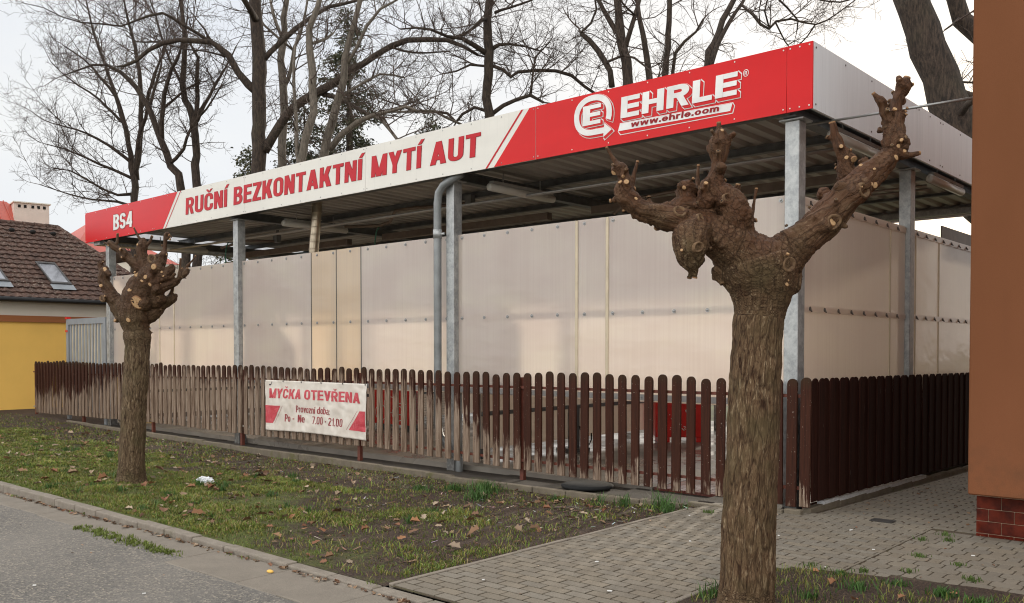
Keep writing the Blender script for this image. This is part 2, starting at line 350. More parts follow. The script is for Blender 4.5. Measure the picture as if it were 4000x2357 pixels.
    m = Mat('old_wound_wood', (.2, .1, .05), .85); at = m.n('Attribute', attribute_name='ring').outputs['Fac']; k = m.noise(m.coord('Object'), 40, 5)
    m.base(m.mix(m.ramp(at, [(.30, 1.0), (.62, 0.0)]), m.ramp(k, [(.3, (.07, .034, .015)), (.7, (.20, .12, .058))]), (.012, .006, .003))); m.bump(k, .6, .01); M['wound'] = m.m
    for nm, a, b in (('bark_dark', (.014, .009, .006), (.075, .051, .036)), ('bark_grey', (.085, .070, .055), (.20, .165, .13)), ('twig', (.048, .032, .024), (.11, .076, .060))):
        m = Mat(nm, a, .9); v = m.coord('World', (1, 1, .22)); k = m.noise(v, 22, 6, .75); k2 = m.noise(m.coord('World'), 1.2, 4)
        c = m.ramp(k, [(.38, a), (.62, b)]); c = m.mix(m.ramp(k2, [(.5, 0.0), (.75, .35)]), c, (.055, .048, .024)); m.base(c); m.bump(k, .8, .03); M[nm] = m.m
    # buildings
    m = Mat('brown_render', (.3, .12, .05), .9, 0, .12); v = m.coord('World', (1, 1, .5)); k = m.noise(v, .9, 5, .5); f = m.noise(m.coord('World'), 170, 3)
    c = m.ramp(k, [(.3, (.178, .070, .031)), (.7, (.220, .086, .040))]); c = m.mix(m.ramp(f, [(.35, .30), (.5, 0.0)]), c, (.13, .045, .018))
    Zb = m.xyz(m.coord('World'))[2]; mud = m.math('MULTIPLY', m.ramp(Zb, [(.36, 1.0), (.95, 0.0)]), m.ramp(m.noise(m.coord('World'), 7, 6, .65), [(.42, 0.0), (.7, .6)]))
    run = m.ramp(m.noise(m.coord('World', (9, 9, .3)), 1.3, 5, .6), [(.58, 0.0), (.8, .25)]); c = m.mix(run, c, (.15, .058, .028)); c = m.mix(mud, c, (.10, .055, .032))
    m.base(c); m.bump(f, .25, .003); M['brown_wall'] = m.m
    m = Mat('glazed_tile', (.09, .014, .008), .12); v = m.coord('World'); k = m.noise(v, 9, 4); m.base(m.ramp(k, [(.35, (.055, .008, .005)), (.65, (.15, .022, .010))])); M['tile'] = m.m
    M['grout'] = simple('tile_grout', (.46, .36, .25), .9, 0, .15, 30)
    M['yellow_wall'] = simple('yellow_render', (.86, .52, .12), .85, 0, .06, .8, None, .1, 120)
    M['cream_wall'] = simple('cream_render', (.74, .68, .58), .85, 0, .05, .8)
    M['brown_band'] = simple('brown_band', (.33, .115, .035), .75, 0, .08, 1)
    M['black_gutter'] = simple('black_gutter', (.02, .02, .022), .4, .2, .1, 3)
    m = Mat('old_roof_tile', (.12, .07, .05), .9); v = m.coord('World'); k = m.noise(v, 5, 8, .75); k2 = m.noise(v, 20, 6, .7); k3 = m.noise(v, .8, 3)
    c = m.ramp(k, [(.35, (.030, .014, .010)), (.62, (.115, .058, .040))]); c = m.mix(m.math('MULTIPLY', m.ramp(k2, [(.54, 0.0), (.62, .9)]), m.ramp(k3, [(.35, .25), (.65, 1.0)])), c, (.30, .265, .21)); m.base(c); M['roof_tile'] = m.m
    m = Mat('red_metal_roof', (.5, .09, .06), .45); v = m.coord('World'); k = m.noise(v, .7, 4); m.base(m.ramp(k, [(.3, (.42, .085, .06)), (.7, (.58, .13, .09))])); M['red_roof'] = m.m
    M['chimney'] = simple('pale_chimney_render', (.72, .60, .52), .85, 0, .06, 2)
    M['glass'] = simple('window_glass', (.32, .33, .36), .06, .55, .25, 2.5)
    M['dark_frame'] = simple('dark_window_frame', (.06, .055, .052), .4, .2, .2, 5)
    M['gate_grey'] = simple('grey_gate_paint', (.27, .29, .31), .5, .2, .1, 4)
    M['red_plastic'] = simple('red_plastic', (.66, .018, .015), .35, 0, .1, 8)
    M['black_rubber'] = simple('black_rubber', (.008, .008, .008), .95, 0, .3, 30, None, .5, 60)
    M['dark_hole'] = simple('dull_black', (.012, .010, .009), .9)  # near-black for chimney vent openings and roof vents
    M['bag'] = simple('white_plastic_film', (.75, .76, .78), .3, 0, .06, 30)
    m = Mat('old_banner', (.7, .64, .56), .5); v = m.coord('World'); k = m.noise(v, 3.2, 6, .6)
    m.base(m.ramp(k, [(.3, (.60, .53, .45)), (.6, (.76, .70, .62))])); M['banner'] = m.m
    for nm, a, b in (('banner_red', (.50, .035, .055), (.62, .09, .11)), ('banner_dark_red', (.26, .02, .03), (.36, .05, .055))):
        m = Mat(nm, a, .5); v = m.coord('World'); k = m.noise(v, 9, 6, .7); s2 = m.noise(m.coord('World', (60, 60, 9)), 1, 3)
        c = m.ramp(k, [(.35, a), (.65, b)]); c = m.mix(m.ramp(s2, [(.60, 0.0), (.75, .45)]), c, (.7, .5, .45)); m.base(c); M[nm] = m.m
    M['ink'] = simple('dark_ink', (.05, .04, .05), .6)
    M['white_paint'] = simple('white_paint', (.78, .77, .74), .5)
    M['silver_mesh'] = simple('grey_mesh', (.22, .21, .20), .5, .3, .2, 20)
    M['green_hose'] = simple('green_hose', (.02, .12, .07), .5)
make_materials()
# ------------------------------------------------------------------ measured skeletons of the trees
BIG=[[(0.007,0.002,-0.112,0.2499),(0.005,0.004,-0.025,0.1999),(0.006,0.007,0.063,0.1724),(0.008,0.012,0.175,0.1649),(0.008,0.023,0.5,0.1637),(0.015,0.042,0.875,0.1612),(0.022,0.064,1.374,0.1549),(0.028,0.079,1.674,0.1499),(0.037,0.092,1.811,0.1524),(0.04,0.096,1.879,0.1674),(0.04,0.097,1.924,0.1836),(0.039,0.099,1.991,0.2136),(0.028,0.092,2.08,0.2389),(0.013,0.081,2.146,0.2342)],[(0.07,0.129,2.062,0.1686),(0.134,0.162,2.144,0.1353),(0.192,0.204,2.227,0.1211),(0.265,0.257,2.295,0.1134),(0.33,0.305,2.364,0.1077),(0.402,0.358,2.455,0.1001),(0.469,0.422,2.547,0.0973),(0.533,0.495,2.642,0.0854),(0.584,0.557,2.718,0.0725),(0.627,0.612,2.79,0.0615),(0.644,0.628,2.832,0.054)],[(0.634,0.619,2.832,0.054),(0.633,0.619,2.869,0.0578),(0.647,0.632,2.897,0.0633),(0.642,0.643,2.956,0.0579),(0.641,0.671,3.017,0.0487),(0.64,0.672,3.059,0.0356),(0.648,0.681,3.12,0.0318),(0.656,0.69,3.167,0.0337),(0.672,0.705,3.204,0.0431),(0.676,0.709,3.223,0.0375),(0.688,0.722,3.268,0.0234)],[(0.631,0.634,2.974,0.0392),(0.61,0.617,3.021,0.0317),(0.592,0.602,3.058,0.0308),(0.584,0.583,3.107,0.0345),(0.57,0.571,3.125,0.0261),(0.558,0.561,3.144,0.0158),(0.547,0.552,3.165,0.013)],[(0.658,0.627,2.811,0.0484),(0.686,0.637,2.786,0.0334),(0.711,0.659,2.781,0.0204),(0.742,0.673,2.784,0.0167),(0.773,0.701,2.793,0.0139)],[(0.461,0.564,2.595,0.0567),(0.414,0.564,2.657,0.0741),(0.377,0.559,2.718,0.0591),(0.369,0.554,2.776,0.0439),(0.361,0.548,2.814,0.0362),(0.346,0.536,2.861,0.0305),(0.331,0.525,2.919,0.0286),(0.319,0.516,2.966,0.0258),(0.309,0.509,3.019,0.0219)],[(0.376,0.56,2.776,0.0381),(0.411,0.566,2.8,0.0285),(0.43,0.555,2.781,0.0227)],[(0.384,0.566,2.728,0.0362),(0.427,0.564,2.727,0.0228)],[(-0.0,0.068,2.118,0.2014),(-0.055,-0.005,2.19,0.1587),(-0.115,-0.084,2.263,0.1348),(-0.174,-0.148,2.317,0.1095),(-0.236,-0.203,2.354,0.0882),(-0.306,-0.265,2.382,0.0789),(-0.381,-0.318,2.407,0.0781),(-0.449,-0.365,2.432,0.0708),(-0.504,-0.399,2.456,0.0653),(-0.543,-0.433,2.498,0.0579),(-0.574,-0.46,2.526,0.056),(-0.592,-0.475,2.573,0.0467),(-0.583,-0.465,2.606,0.0411)],[(-0.575,-0.459,2.592,0.0392),(-0.583,-0.464,2.648,0.0355),(-0.594,-0.473,2.694,0.0355),(-0.612,-0.488,2.713,0.0336),(-0.623,-0.512,2.683,0.0279)],[(-0.616,-0.491,2.722,0.0187),(-0.637,-0.509,2.769,0.0131),(-0.655,-0.524,2.811,0.0112),(-0.668,-0.534,2.837,0.0093)],[(-0.566,-0.424,2.586,0.0244),(-0.556,-0.413,2.652,0.0169),(-0.545,-0.402,2.708,0.0131),(-0.536,-0.392,2.755,0.0103)],[(-0.567,-0.479,2.56,0.0316),(-0.565,-0.49,2.609,0.0167)],[(-0.21,-0.248,2.32,0.1012),(-0.213,-0.306,2.269,0.1077),(-0.205,-0.327,2.203,0.1019),(-0.204,-0.328,2.157,0.0891),(-0.2,-0.326,2.125,0.0655)],[(-0.168,-0.283,2.135,0.0383),(-0.184,-0.326,2.115,0.0454),(-0.243,-0.35,2.135,0.041)],[(-0.217,-0.091,2.383,0.0771),(-0.27,-0.11,2.452,0.0623),(-0.315,-0.162,2.488,0.0584),(-0.348,-0.232,2.478,0.0562),(-0.371,-0.281,2.433,0.0541)],[(-0.318,-0.138,2.486,0.0548),(-0.351,-0.138,2.551,0.0588),(-0.362,-0.147,2.589,0.0531),(-0.334,-0.148,2.609,0.0454),(-0.311,-0.115,2.592,0.0379)],[(-0.302,-0.055,2.518,0.0381),(-0.303,-0.054,2.575,0.0324),(-0.311,-0.06,2.632,0.0229),(-0.312,-0.059,2.68,0.0153),(-0.309,-0.054,2.752,0.0105)],[(-0.104,0.008,2.298,0.141),(-0.11,0.019,2.394,0.1149),(-0.113,0.005,2.467,0.1015),(-0.139,-0.044,2.525,0.0862),(-0.179,-0.077,2.577,0.0712),(-0.186,-0.082,2.633,0.0562),(-0.173,-0.069,2.689,0.0487),(-0.171,-0.065,2.745,0.045),(-0.17,-0.063,2.792,0.0543),(-0.167,-0.058,2.848,0.0618),(-0.166,-0.056,2.895,0.0543),(-0.163,-0.052,2.928,0.0375),(-0.166,-0.053,2.961,0.0169),(-0.169,-0.055,2.993,0.0141)],[(-0.131,-0.098,2.698,0.0316),(-0.115,-0.11,2.707,0.0333)],[(-0.059,-0.057,2.362,0.0926),(-0.04,-0.065,2.433,0.0831),(-0.068,-0.061,2.501,0.0704),(-0.115,-0.088,2.549,0.051)],[(-0.206,-0.13,2.517,0.056),(-0.215,-0.151,2.553,0.0391),(-0.206,-0.141,2.618,0.0354)],[(-0.045,0.103,2.378,0.0208),(-0.032,0.117,2.434,0.0142),(-0.023,0.127,2.51,0.0113),(-0.013,0.139,2.597,0.0104)],[(0.17,0.085,2.081,0.0874),(0.182,0.041,2.068,0.0639)],[(0.185,0.203,1.995,0.0653),(0.194,0.213,2.051,0.056)],[(-0.15,-0.095,2.079,0.0373),(-0.132,-0.052,2.052,0.0562)],[(0.129,0.071,1.953,0.0554),(0.129,0.071,1.953,0.0554)],[(-0.058,-0.055,1.992,0.0464),(-0.058,-0.055,1.992,0.0464)],[(0.377,0.238,2.334,0.0549),(0.377,0.238,2.334,0.0549)],[(0.5,0.368,2.519,0.0596),(0.5,0.368,2.519,0.0596)],[(0.553,0.444,2.577,0.0441),(0.553,0.444,2.577,0.0441)],[(0.541,0.449,2.643,0.0405),(0.541,0.449,2.643,0.0405)],[(-0.283,-0.258,2.362,0.0556),(-0.283,-0.258,2.362,0.0556)],[(0.488,0.566,2.751,0.0377),(0.488,0.566,2.751,0.0377)],[(0.3,0.418,2.567,0.0473),(0.3,0.418,2.567,0.0473)],[(0.007,-0.063,2.044,0.0552),(0.007,-0.063,2.044,0.0552)]]
BIG_CUTS=[(0.435,0.48,2.792,0.0197),(0.629,0.654,2.828,0.0187),(0.637,0.662,2.86,0.0141),(0.659,0.68,2.8,0.015),(0.617,0.642,2.758,0.0178),(0.513,0.545,2.681,0.0131),(0.519,0.548,2.586,0.0253),(0.498,0.529,2.591,0.0169),(-0.547,-0.41,2.513,0.0159),(-0.594,-0.454,2.455,0.0131),(-0.318,-0.201,2.598,0.0159),(0.119,0.17,1.985,0.0178),(0.126,0.177,2.007,0.0084),(-0.16,-0.049,2.935,0.0141),(0.461,0.5,2.711,0.0141),(-0.644,-0.491,2.681,0.0187),(0.32,0.363,2.357,0.0281)]
BIG_HOLLOWS=[(0.453,0.488,2.544,0.0412),(-0.146,-0.05,2.511,0.0244),(0.324,0.366,2.357,0.0468),(-0.291,-0.19,2.193,0.0318),(0.122,0.177,2.099,0.045),(-0.354,-0.239,2.427,0.0375),(-0.27,-0.165,2.38,0.0262)]
SMALL=[[(0.003,-0.002,-0.145,0.2598),(0.002,-0.0,-0.045,0.2098),(0.003,0.005,0.07,0.1699),(0.005,0.012,0.229,0.1549),(0.005,0.018,0.429,0.1499),(0.016,0.044,0.929,0.1464),(0.03,0.069,1.317,0.1485),(0.032,0.077,1.514,0.1472),(0.036,0.086,1.685,0.1485),(0.032,0.085,1.764,0.1629),(0.028,0.083,1.803,0.1603),(0.025,0.082,1.856,0.1445),(0.012,0.073,1.935,0.1682),(0.007,0.07,2.0,0.1919),(0.005,0.072,2.106,0.1997),(0.037,0.078,2.236,0.1902),(0.079,0.106,2.34,0.1808),(0.122,0.147,2.445,0.1638),(0.159,0.198,2.55,0.139),(0.202,0.239,2.642,0.1128),(0.225,0.262,2.721,0.0866),(0.234,0.272,2.773,0.063)],[(-0.097,0.005,2.027,0.1053),(-0.162,-0.05,2.146,0.1),(-0.203,-0.083,2.238,0.0922),(-0.254,-0.126,2.33,0.079),(-0.294,-0.159,2.409,0.0685),(-0.318,-0.178,2.488,0.0658),(-0.306,-0.165,2.567,0.0658),(-0.297,-0.156,2.613,0.0553)],[(-0.357,-0.169,2.596,0.0422),(-0.373,-0.181,2.662,0.0343),(-0.388,-0.194,2.708,0.0264)],[(-0.232,-0.152,2.577,0.0393),(-0.187,-0.14,2.536,0.0236)],[(-0.227,-0.184,2.274,0.0458),(-0.226,-0.197,2.247,0.0445)],[(0.089,0.186,2.041,0.1054),(0.128,0.249,2.094,0.0977),(0.166,0.299,2.161,0.0846),(0.215,0.358,2.214,0.0688),(0.278,0.416,2.254,0.0555),(0.303,0.439,2.287,0.037)],[(0.244,0.385,2.234,0.0476),(0.258,0.399,2.294,0.0291),(0.277,0.418,2.373,0.0198),(0.285,0.428,2.432,0.0159)],[(0.213,0.235,2.21,0.0787),(0.251,0.258,2.261,0.0734),(0.285,0.261,2.247,0.0654)],[(0.24,0.223,2.339,0.0916),(0.308,0.271,2.377,0.068),(0.37,0.329,2.423,0.0575),(0.428,0.382,2.456,0.0497),(0.466,0.418,2.508,0.0366),(0.465,0.419,2.586,0.0196),(0.466,0.422,2.665,0.0157),(0.467,0.426,2.74,0.0131)],[(0.443,0.437,2.51,0.0367),(0.466,0.474,2.603,0.0236),(0.495,0.53,2.684,0.0171),(0.523,0.557,2.73,0.0131),(0.549,0.581,2.778,0.0105)],[(0.466,0.432,2.522,0.0288),(0.505,0.467,2.555,0.0392),(0.521,0.483,2.594,0.0366),(0.528,0.49,2.62,0.0209)],[(0.424,0.461,2.513,0.021),(0.473,0.504,2.504,0.0105)],[(0.422,0.324,2.492,0.0234),(0.478,0.35,2.555,0.0169)],[(0.09,0.191,2.593,0.0987),(-0.009,0.118,2.667,0.0738),(-0.074,0.062,2.719,0.0606),(-0.124,0.019,2.776,0.0553),(-0.174,-0.024,2.844,0.0448),(-0.224,-0.067,2.891,0.0422),(-0.268,-0.106,2.937,0.0395)],[(-0.224,-0.067,2.91,0.0316),(-0.202,-0.046,2.95,0.0198),(-0.199,-0.04,3.058,0.0145)],[(-0.283,-0.119,2.924,0.029),(-0.328,-0.158,2.95,0.0105)],[(0.09,0.192,2.633,0.1053),(0.039,0.163,2.713,0.0817),(0.03,0.157,2.805,0.0685),(0.027,0.157,2.871,0.0632),(0.036,0.167,2.95,0.0527),(0.04,0.172,2.983,0.0343)],[(0.016,0.15,2.963,0.0211),(-0.015,0.124,3.035,0.0158),(-0.051,0.095,3.128,0.0119)],[(0.061,0.188,2.91,0.0343),(0.094,0.22,2.95,0.0211),(0.118,0.243,3.029,0.0158)],[(0.056,0.116,2.911,0.0289),(0.063,0.097,2.909,0.0262)],[(0.246,0.278,2.629,0.059),(0.254,0.316,2.736,0.042),(0.258,0.321,2.815,0.0394),(0.266,0.332,2.92,0.0263),(0.271,0.34,3.012,0.0289),(0.283,0.352,3.045,0.0368),(0.303,0.369,3.032,0.021)],[(0.279,0.347,3.012,0.0263),(0.294,0.359,2.979,0.0223)],[(0.353,0.319,2.573,0.0653),(0.387,0.35,2.612,0.0444),(0.391,0.355,2.645,0.0327)],[(0.353,0.263,2.518,0.0781),(0.411,0.275,2.554,0.039)],[(0.402,0.279,2.503,0.039),(0.402,0.279,2.503,0.039)],[(0.159,0.09,2.531,0.0716),(0.189,0.075,2.522,0.0584)],[(0.155,0.102,2.206,0.1109),(0.199,0.087,2.185,0.091)],[(0.064,0.08,2.366,0.1244),(0.064,0.08,2.366,0.1244)],[(0.247,0.14,2.49,0.078),(0.247,0.14,2.49,0.078)],[(0.287,0.174,2.425,0.078),(0.287,0.174,2.425,0.078)],[(0.327,0.18,2.359,0.0649),(0.327,0.18,2.359,0.0649)],[(0.323,0.212,2.62,0.0676),(0.356,0.215,2.605,0.0467)],[(0.071,0.02,1.985,0.0783),(0.115,0.005,1.97,0.052)],[(-0.049,-0.029,2.156,0.1178),(-0.049,-0.029,2.156,0.1178)],[(-0.12,-0.097,1.986,0.0314),(-0.12,-0.097,1.986,0.0314)],[(0.215,0.213,2.718,0.0654),(0.273,0.279,2.758,0.0524)],[(0.312,0.259,2.695,0.0496),(0.283,0.205,2.661,0.0651)],[(-0.119,-0.016,2.841,0.0394),(-0.08,-0.008,2.813,0.0315)],[(-0.089,-0.018,2.76,0.0341),(-0.089,-0.018,2.76,0.0341)],[(0.272,0.293,2.799,0.0393),(0.33,0.319,2.799,0.0288)]]
SMALL_CUTS=[(0.024,0.115,2.913,0.0171),(-0.256,-0.136,2.909,0.0158),(-0.272,-0.16,2.611,0.0355),(-0.297,-0.188,2.414,0.0315),(-0.157,-0.077,1.983,0.0223),(0.284,0.337,2.565,0.021),(0.305,0.354,2.513,0.0158),(0.269,0.319,2.427,0.0105),(-0.124,-0.02,2.848,0.0158),(-0.113,-0.013,2.756,0.0145),(0.062,0.137,2.532,0.042),(0.082,0.144,2.191,0.0723),(0.222,0.283,2.624,0.0368),(0.304,0.368,2.986,0.0158),(0.15,0.215,2.5,0.0263),(0.002,0.065,1.981,0.0289),(0.117,0.183,2.454,0.0237),(0.191,0.248,2.408,0.0289),(0.016,0.089,2.342,0.0394)]
SMALL_HOLLOWS=[(0.176,0.245,2.73,0.0552),(-0.271,-0.171,2.25,0.0394),(0.242,0.289,2.25,0.0263)]
TREE_A=((-31.75,8.35,0.0),[[(0.0,0.0,-0.1,0.234),(0.0,0.0,5.04,0.188),(-0.05,0.04,7.61,0.15),(-0.08,0.04,8.48,0.163),(-0.19,-0.03,9.42,0.125),(-0.42,-0.19,10.67,0.106),(-0.69,-0.4,11.79,0.087),(-1.01,-0.65,13.04,0.069),(-1.41,-0.96,14.42,0.05),(-1.61,-1.11,15.54,0.031)],[(-0.06,0.06,8.48,0.15),(0.2,0.15,10.01,0.124),(0.34,0.12,11.22,0.105),(0.44,0.06,12.29,0.093),(0.42,-0.11,13.6,0.074),(0.31,-0.36,14.78,0.049),(0.29,-0.53,15.7,0.03)],[(0.01,0.14,9.11,0.125),(0.31,0.06,9.98,0.099),(0.76,0.11,10.77,0.08),(1.13,0.09,11.68,0.067),(1.62,0.18,12.5,0.054),(2.1,0.26,13.31,0.036)],[(-0.32,-0.12,10.17,0.081),(-0.46,-0.41,11.62,0.068),(-0.82,-0.93,12.45,0.056),(-1.18,-1.44,13.14,0.037),(-1.57,-1.99,13.57,0.025)],[(-0.16,-0.01,9.11,0.081),(-0.62,-0.73,9.74,0.062),(-1.02,-1.41,10.17,0.049),(-1.37,-2.04,10.36,0.031),(-1.61,-2.59,10.48,0.018)],[(-0.12,-0.0,8.48,0.075),(-0.61,-0.62,8.82,0.062),(-1.21,-1.34,9.23,0.043),(-1.71,-1.98,9.57,0.031),(-2.1,-2.53,9.72,0.018)],[(-0.09,0.01,7.86,0.075),(-0.3,-0.53,7.75,0.056),(-0.79,-1.29,8.2,0.043),(-1.23,-2.0,8.64,0.031),(-1.51,-2.59,8.71,0.018)],[(-0.06,0.02,7.36,0.069),(-0.7,-0.35,7.57,0.057),(-1.42,-0.78,7.66,0.044),(-2.32,-1.39,7.87,0.032),(-3.53,-2.25,8.34,0.019)],[(0.06,0.26,11.29,0.075),(0.11,0.59,11.85,0.063),(0.04,0.83,12.79,0.051),(0.07,1.16,13.49,0.038),(0.1,1.48,14.39,0.026)],[(-0.42,-0.19,10.67,0.062),(-1.19,-0.84,11.67,0.05),(-1.76,-1.32,12.17,0.037),(-2.35,-1.81,12.74,0.025),(-2.69,-2.09,13.18,0.019)]])
TREE_B=((-26.51,7.7,0.0),[[(0.0,0.0,-0.1,0.222),(0.0,0.0,5.77,0.178),(-0.09,-0.03,7.33,0.161),(-0.41,-0.29,8.22,0.144),(-0.67,-0.5,9.1,0.128),(-1.02,-0.77,10.21,0.111),(-1.36,-1.06,10.94,0.094),(-1.79,-1.42,11.49,0.078),(-2.16,-1.75,11.77,0.056),(-2.54,-2.08,11.77,0.044),(-2.95,-2.45,11.6,0.033),(-3.36,-2.83,11.38,0.022)],[(-0.67,-0.5,9.1,0.1),(-0.45,-0.54,10.16,0.088),(-0.14,-0.52,11.09,0.077),(0.29,-0.39,11.79,0.054),(0.63,-0.33,12.43,0.038),(0.94,-0.32,13.16,0.027)],[(-0.41,-0.29,8.22,0.078),(0.17,-0.12,8.71,0.061),(0.62,-0.07,9.41,0.049),(1.27,0.17,9.99,0.038),(1.87,0.36,10.67,0.027)],[(-0.67,-0.46,10.21,0.061),(-0.23,-0.24,10.51,0.05),(0.22,-0.01,10.86,0.039),(0.71,0.25,11.04,0.022)],[(-1.02,-0.77,10.21,0.067),(-1.13,-0.48,11.07,0.05),(-1.24,-0.19,11.94,0.04)]])
TREE_C=((-26.2,7.98,0.0),[[(0.0,0.0,-0.1,0.222),(0.0,0.0,5.77,0.178),(-0.03,0.03,7.49,0.167),(-0.04,0.05,8.55,0.156),(-0.07,0.05,9.21,0.15),(-0.17,-0.02,9.88,0.144),(-0.37,-0.17,10.55,0.133),(-0.48,-0.26,11.1,0.122),(-0.45,-0.21,11.77,0.111),(-0.41,-0.15,12.44,0.1),(-0.45,-0.17,12.99,0.094),(-0.52,-0.21,13.6,0.083),(-0.57,-0.23,14.44,0.067)],[(-0.07,0.06,9.66,0.1),(-0.09,0.11,10.56,0.089),(-0.15,0.11,11.23,0.078),(-0.12,0.2,12.07,0.067),(-0.31,0.08,12.42,0.045),(-0.51,-0.05,12.82,0.034)],[(-0.05,0.08,9.77,0.089),(-0.1,0.42,10.4,0.073),(-0.1,0.8,11.15,0.057),(-0.06,1.22,11.91,0.04),(-0.02,1.65,12.8,0.023)],[(-0.48,-0.26,11.1,0.056),(-0.91,-0.43,11.93,0.05),(-1.31,-0.57,12.87,0.045),(-1.63,-0.64,13.7,0.034),(-1.94,-0.71,14.43,0.023)]])
TREE_D=((-21.85,7.84,0.0),[[(0.0,0.0,-0.1,0.378),(0.0,0.0,5.38,0.302),(-0.08,-0.0,7.44,0.272),(-0.1,-0.0,8.1,0.262),(-0.09,0.03,8.9,0.252),(-0.11,0.04,9.66,0.247),(-0.14,0.04,10.52,0.252),(-0.17,0.04,11.12,0.242),(-0.19,0.03,11.67,0.232),(-0.23,0.01,12.18,0.222),(-0.27,-0.0,12.73,0.216),(-0.28,0.01,13.33,0.201)],[(-0.13,0.03,9.91,0.171),(-0.29,-0.18,10.2,0.151),(-0.5,-0.44,10.58,0.13),(-0.71,-0.7,11.01,0.115),(-0.93,-0.96,11.34,0.1),(-1.06,-1.16,11.47,0.095),(-1.37,-1.52,11.49,0.089),(-1.69,-1.88,11.44,0.084),(-2.0,-2.24,11.38,0.079),(-2.27,-2.57,11.14,0.069),(-2.5,-2.87,10.77,0.059),(-2.73,-3.17,10.58,0.044),(-2.83,-3.34,10.54,0.029)],[(-1.34,-1.0,11.6,0.07),(-1.53,-1.32,11.83,0.06),(-1.8,-1.71,12.07,0.055),(-1.96,-1.99,12.25,0.05),(-2.05,-2.23,12.33,0.05),(-2.25,-2.57,12.19,0.044),(-2.43,-2.89,12.0,0.039),(-2.68,-3.27,11.79,0.034),(-3.08,-3.78,11.82,0.029),(-3.4,-4.22,11.82,0.024),(-3.71,-4.65,11.95,0.019),(-4.03,-5.08,12.2,0.014),(-4.38,-5.54,12.3,0.01)],[(-1.36,-1.01,11.67,0.045),(-1.57,-1.03,12.02,0.035),(-1.82,-1.08,12.27,0.03)],[(-0.18,0.05,12.18,0.131),(0.14,-0.43,12.41,0.099),(0.47,-0.91,12.57,0.077)],[(-0.05,0.13,10.92,0.101),(0.09,0.33,11.19,0.096),(0.27,0.57,11.55,0.091),(0.6,0.94,12.03,0.086),(0.93,1.31,12.45,0.076),(1.34,1.75,12.79,0.066),(1.98,2.4,13.02,0.051),(2.5,2.94,13.16,0.036)],[(0.03,0.11,8.0,0.171),(0.29,0.3,8.54,0.161),(0.65,0.59,9.18,0.161),(1.09,0.94,9.62,0.165),(1.46,1.22,9.91,0.155),(1.86,1.53,10.15,0.14),(2.27,1.84,10.53,0.13),(2.59,2.09,10.77,0.12),(2.96,2.36,11.05,0.109),(3.36,2.67,11.29,0.104),(3.76,2.98,11.47,0.099),(4.31,3.41,11.48,0.089),(4.78,3.77,11.42,0.084),(5.22,4.1,11.23,0.064),(5.58,4.36,10.94,0.044)],[(4.4,4.14,11.65,0.07),(4.59,4.74,11.91,0.056),(4.63,5.2,12.27,0.046),(4.68,5.67,12.69,0.031)],[(1.31,1.32,9.91,0.101),(2.13,1.64,9.62,0.085),(2.71,1.74,9.29,0.074),(3.21,1.77,8.97,0.063),(3.71,1.8,8.84,0.048)],[(2.98,2.86,11.42,0.045),(3.2,3.33,11.34,0.041),(3.62,3.97,11.35,0.031),(4.05,4.63,11.47,0.021)],[(-2.46,-2.01,11.55,0.035),(-3.15,-2.03,11.72,0.031),(-3.95,-2.17,11.87,0.026),(-4.62,-2.17,12.23,0.021)],[(-3.56,-2.97,12.07,0.02),(-4.19,-2.83,12.57,0.021),(-4.86,-2.74,12.86,0.016)],[(-0.88,-0.6,11.07,0.04),(-1.69,-0.91,11.37,0.03),(-2.42,-1.17,11.52,0.026),(-3.21,-1.46,11.78,0.016)]])
TREE_E=((-23.06,9.44,0.0),[[(0.0,0.0,-0.1,0.222),(0.0,0.0,5.64,0.178),(-0.04,0.04,8.01,0.162),(-0.03,0.07,8.87,0.156),(-0.01,0.12,9.84,0.151),(-0.06,0.11,10.75,0.145),(-0.1,0.1,11.56,0.14),(-0.07,0.16,12.37,0.129),(-0.02,0.22,13.07,0.113),(0.01,0.28,14.04,0.097)],[(-0.0,0.16,10.7,0.081),(0.3,0.25,11.4,0.075),(0.5,0.24,11.99,0.064),(0.81,0.34,12.63,0.048),(1.05,0.37,13.47,0.037)],[(-0.11,0.12,12.37,0.07),(-0.74,0.2,13.35,0.06),(-1.26,0.39,14.24,0.044)],[(0.2,0.38,11.99,0.048),(-0.07,0.0,12.33,0.048),(-0.38,-0.41,12.77,0.043),(-0.53,-0.68,13.21,0.037),(-0.71,-0.98,13.64,0.026)]])
TREE_F=((-17.52,6.32,0.0),[[(0.0,0.0,-0.1,0.184),(0.0,0.0,4.86,0.148),(0.03,0.1,6.99,0.13),(0.15,0.23,7.81,0.126),(0.21,0.31,8.59,0.121),(0.19,0.31,9.29,0.117),(0.13,0.28,9.94,0.108),(0.14,0.3,10.59,0.096),(0.29,0.46,11.19,0.083),(0.34,0.53,11.63,0.069)],[(0.21,0.35,10.15,0.052),(-0.07,0.98,10.51,0.044),(-0.43,1.53,10.91,0.027)],[(-0.06,0.0,6.59,0.069),(-0.37,0.15,7.97,0.061),(-0.66,0.3,9.1,0.053),(-0.92,0.46,9.99,0.045),(-1.07,0.73,10.76,0.036)]])
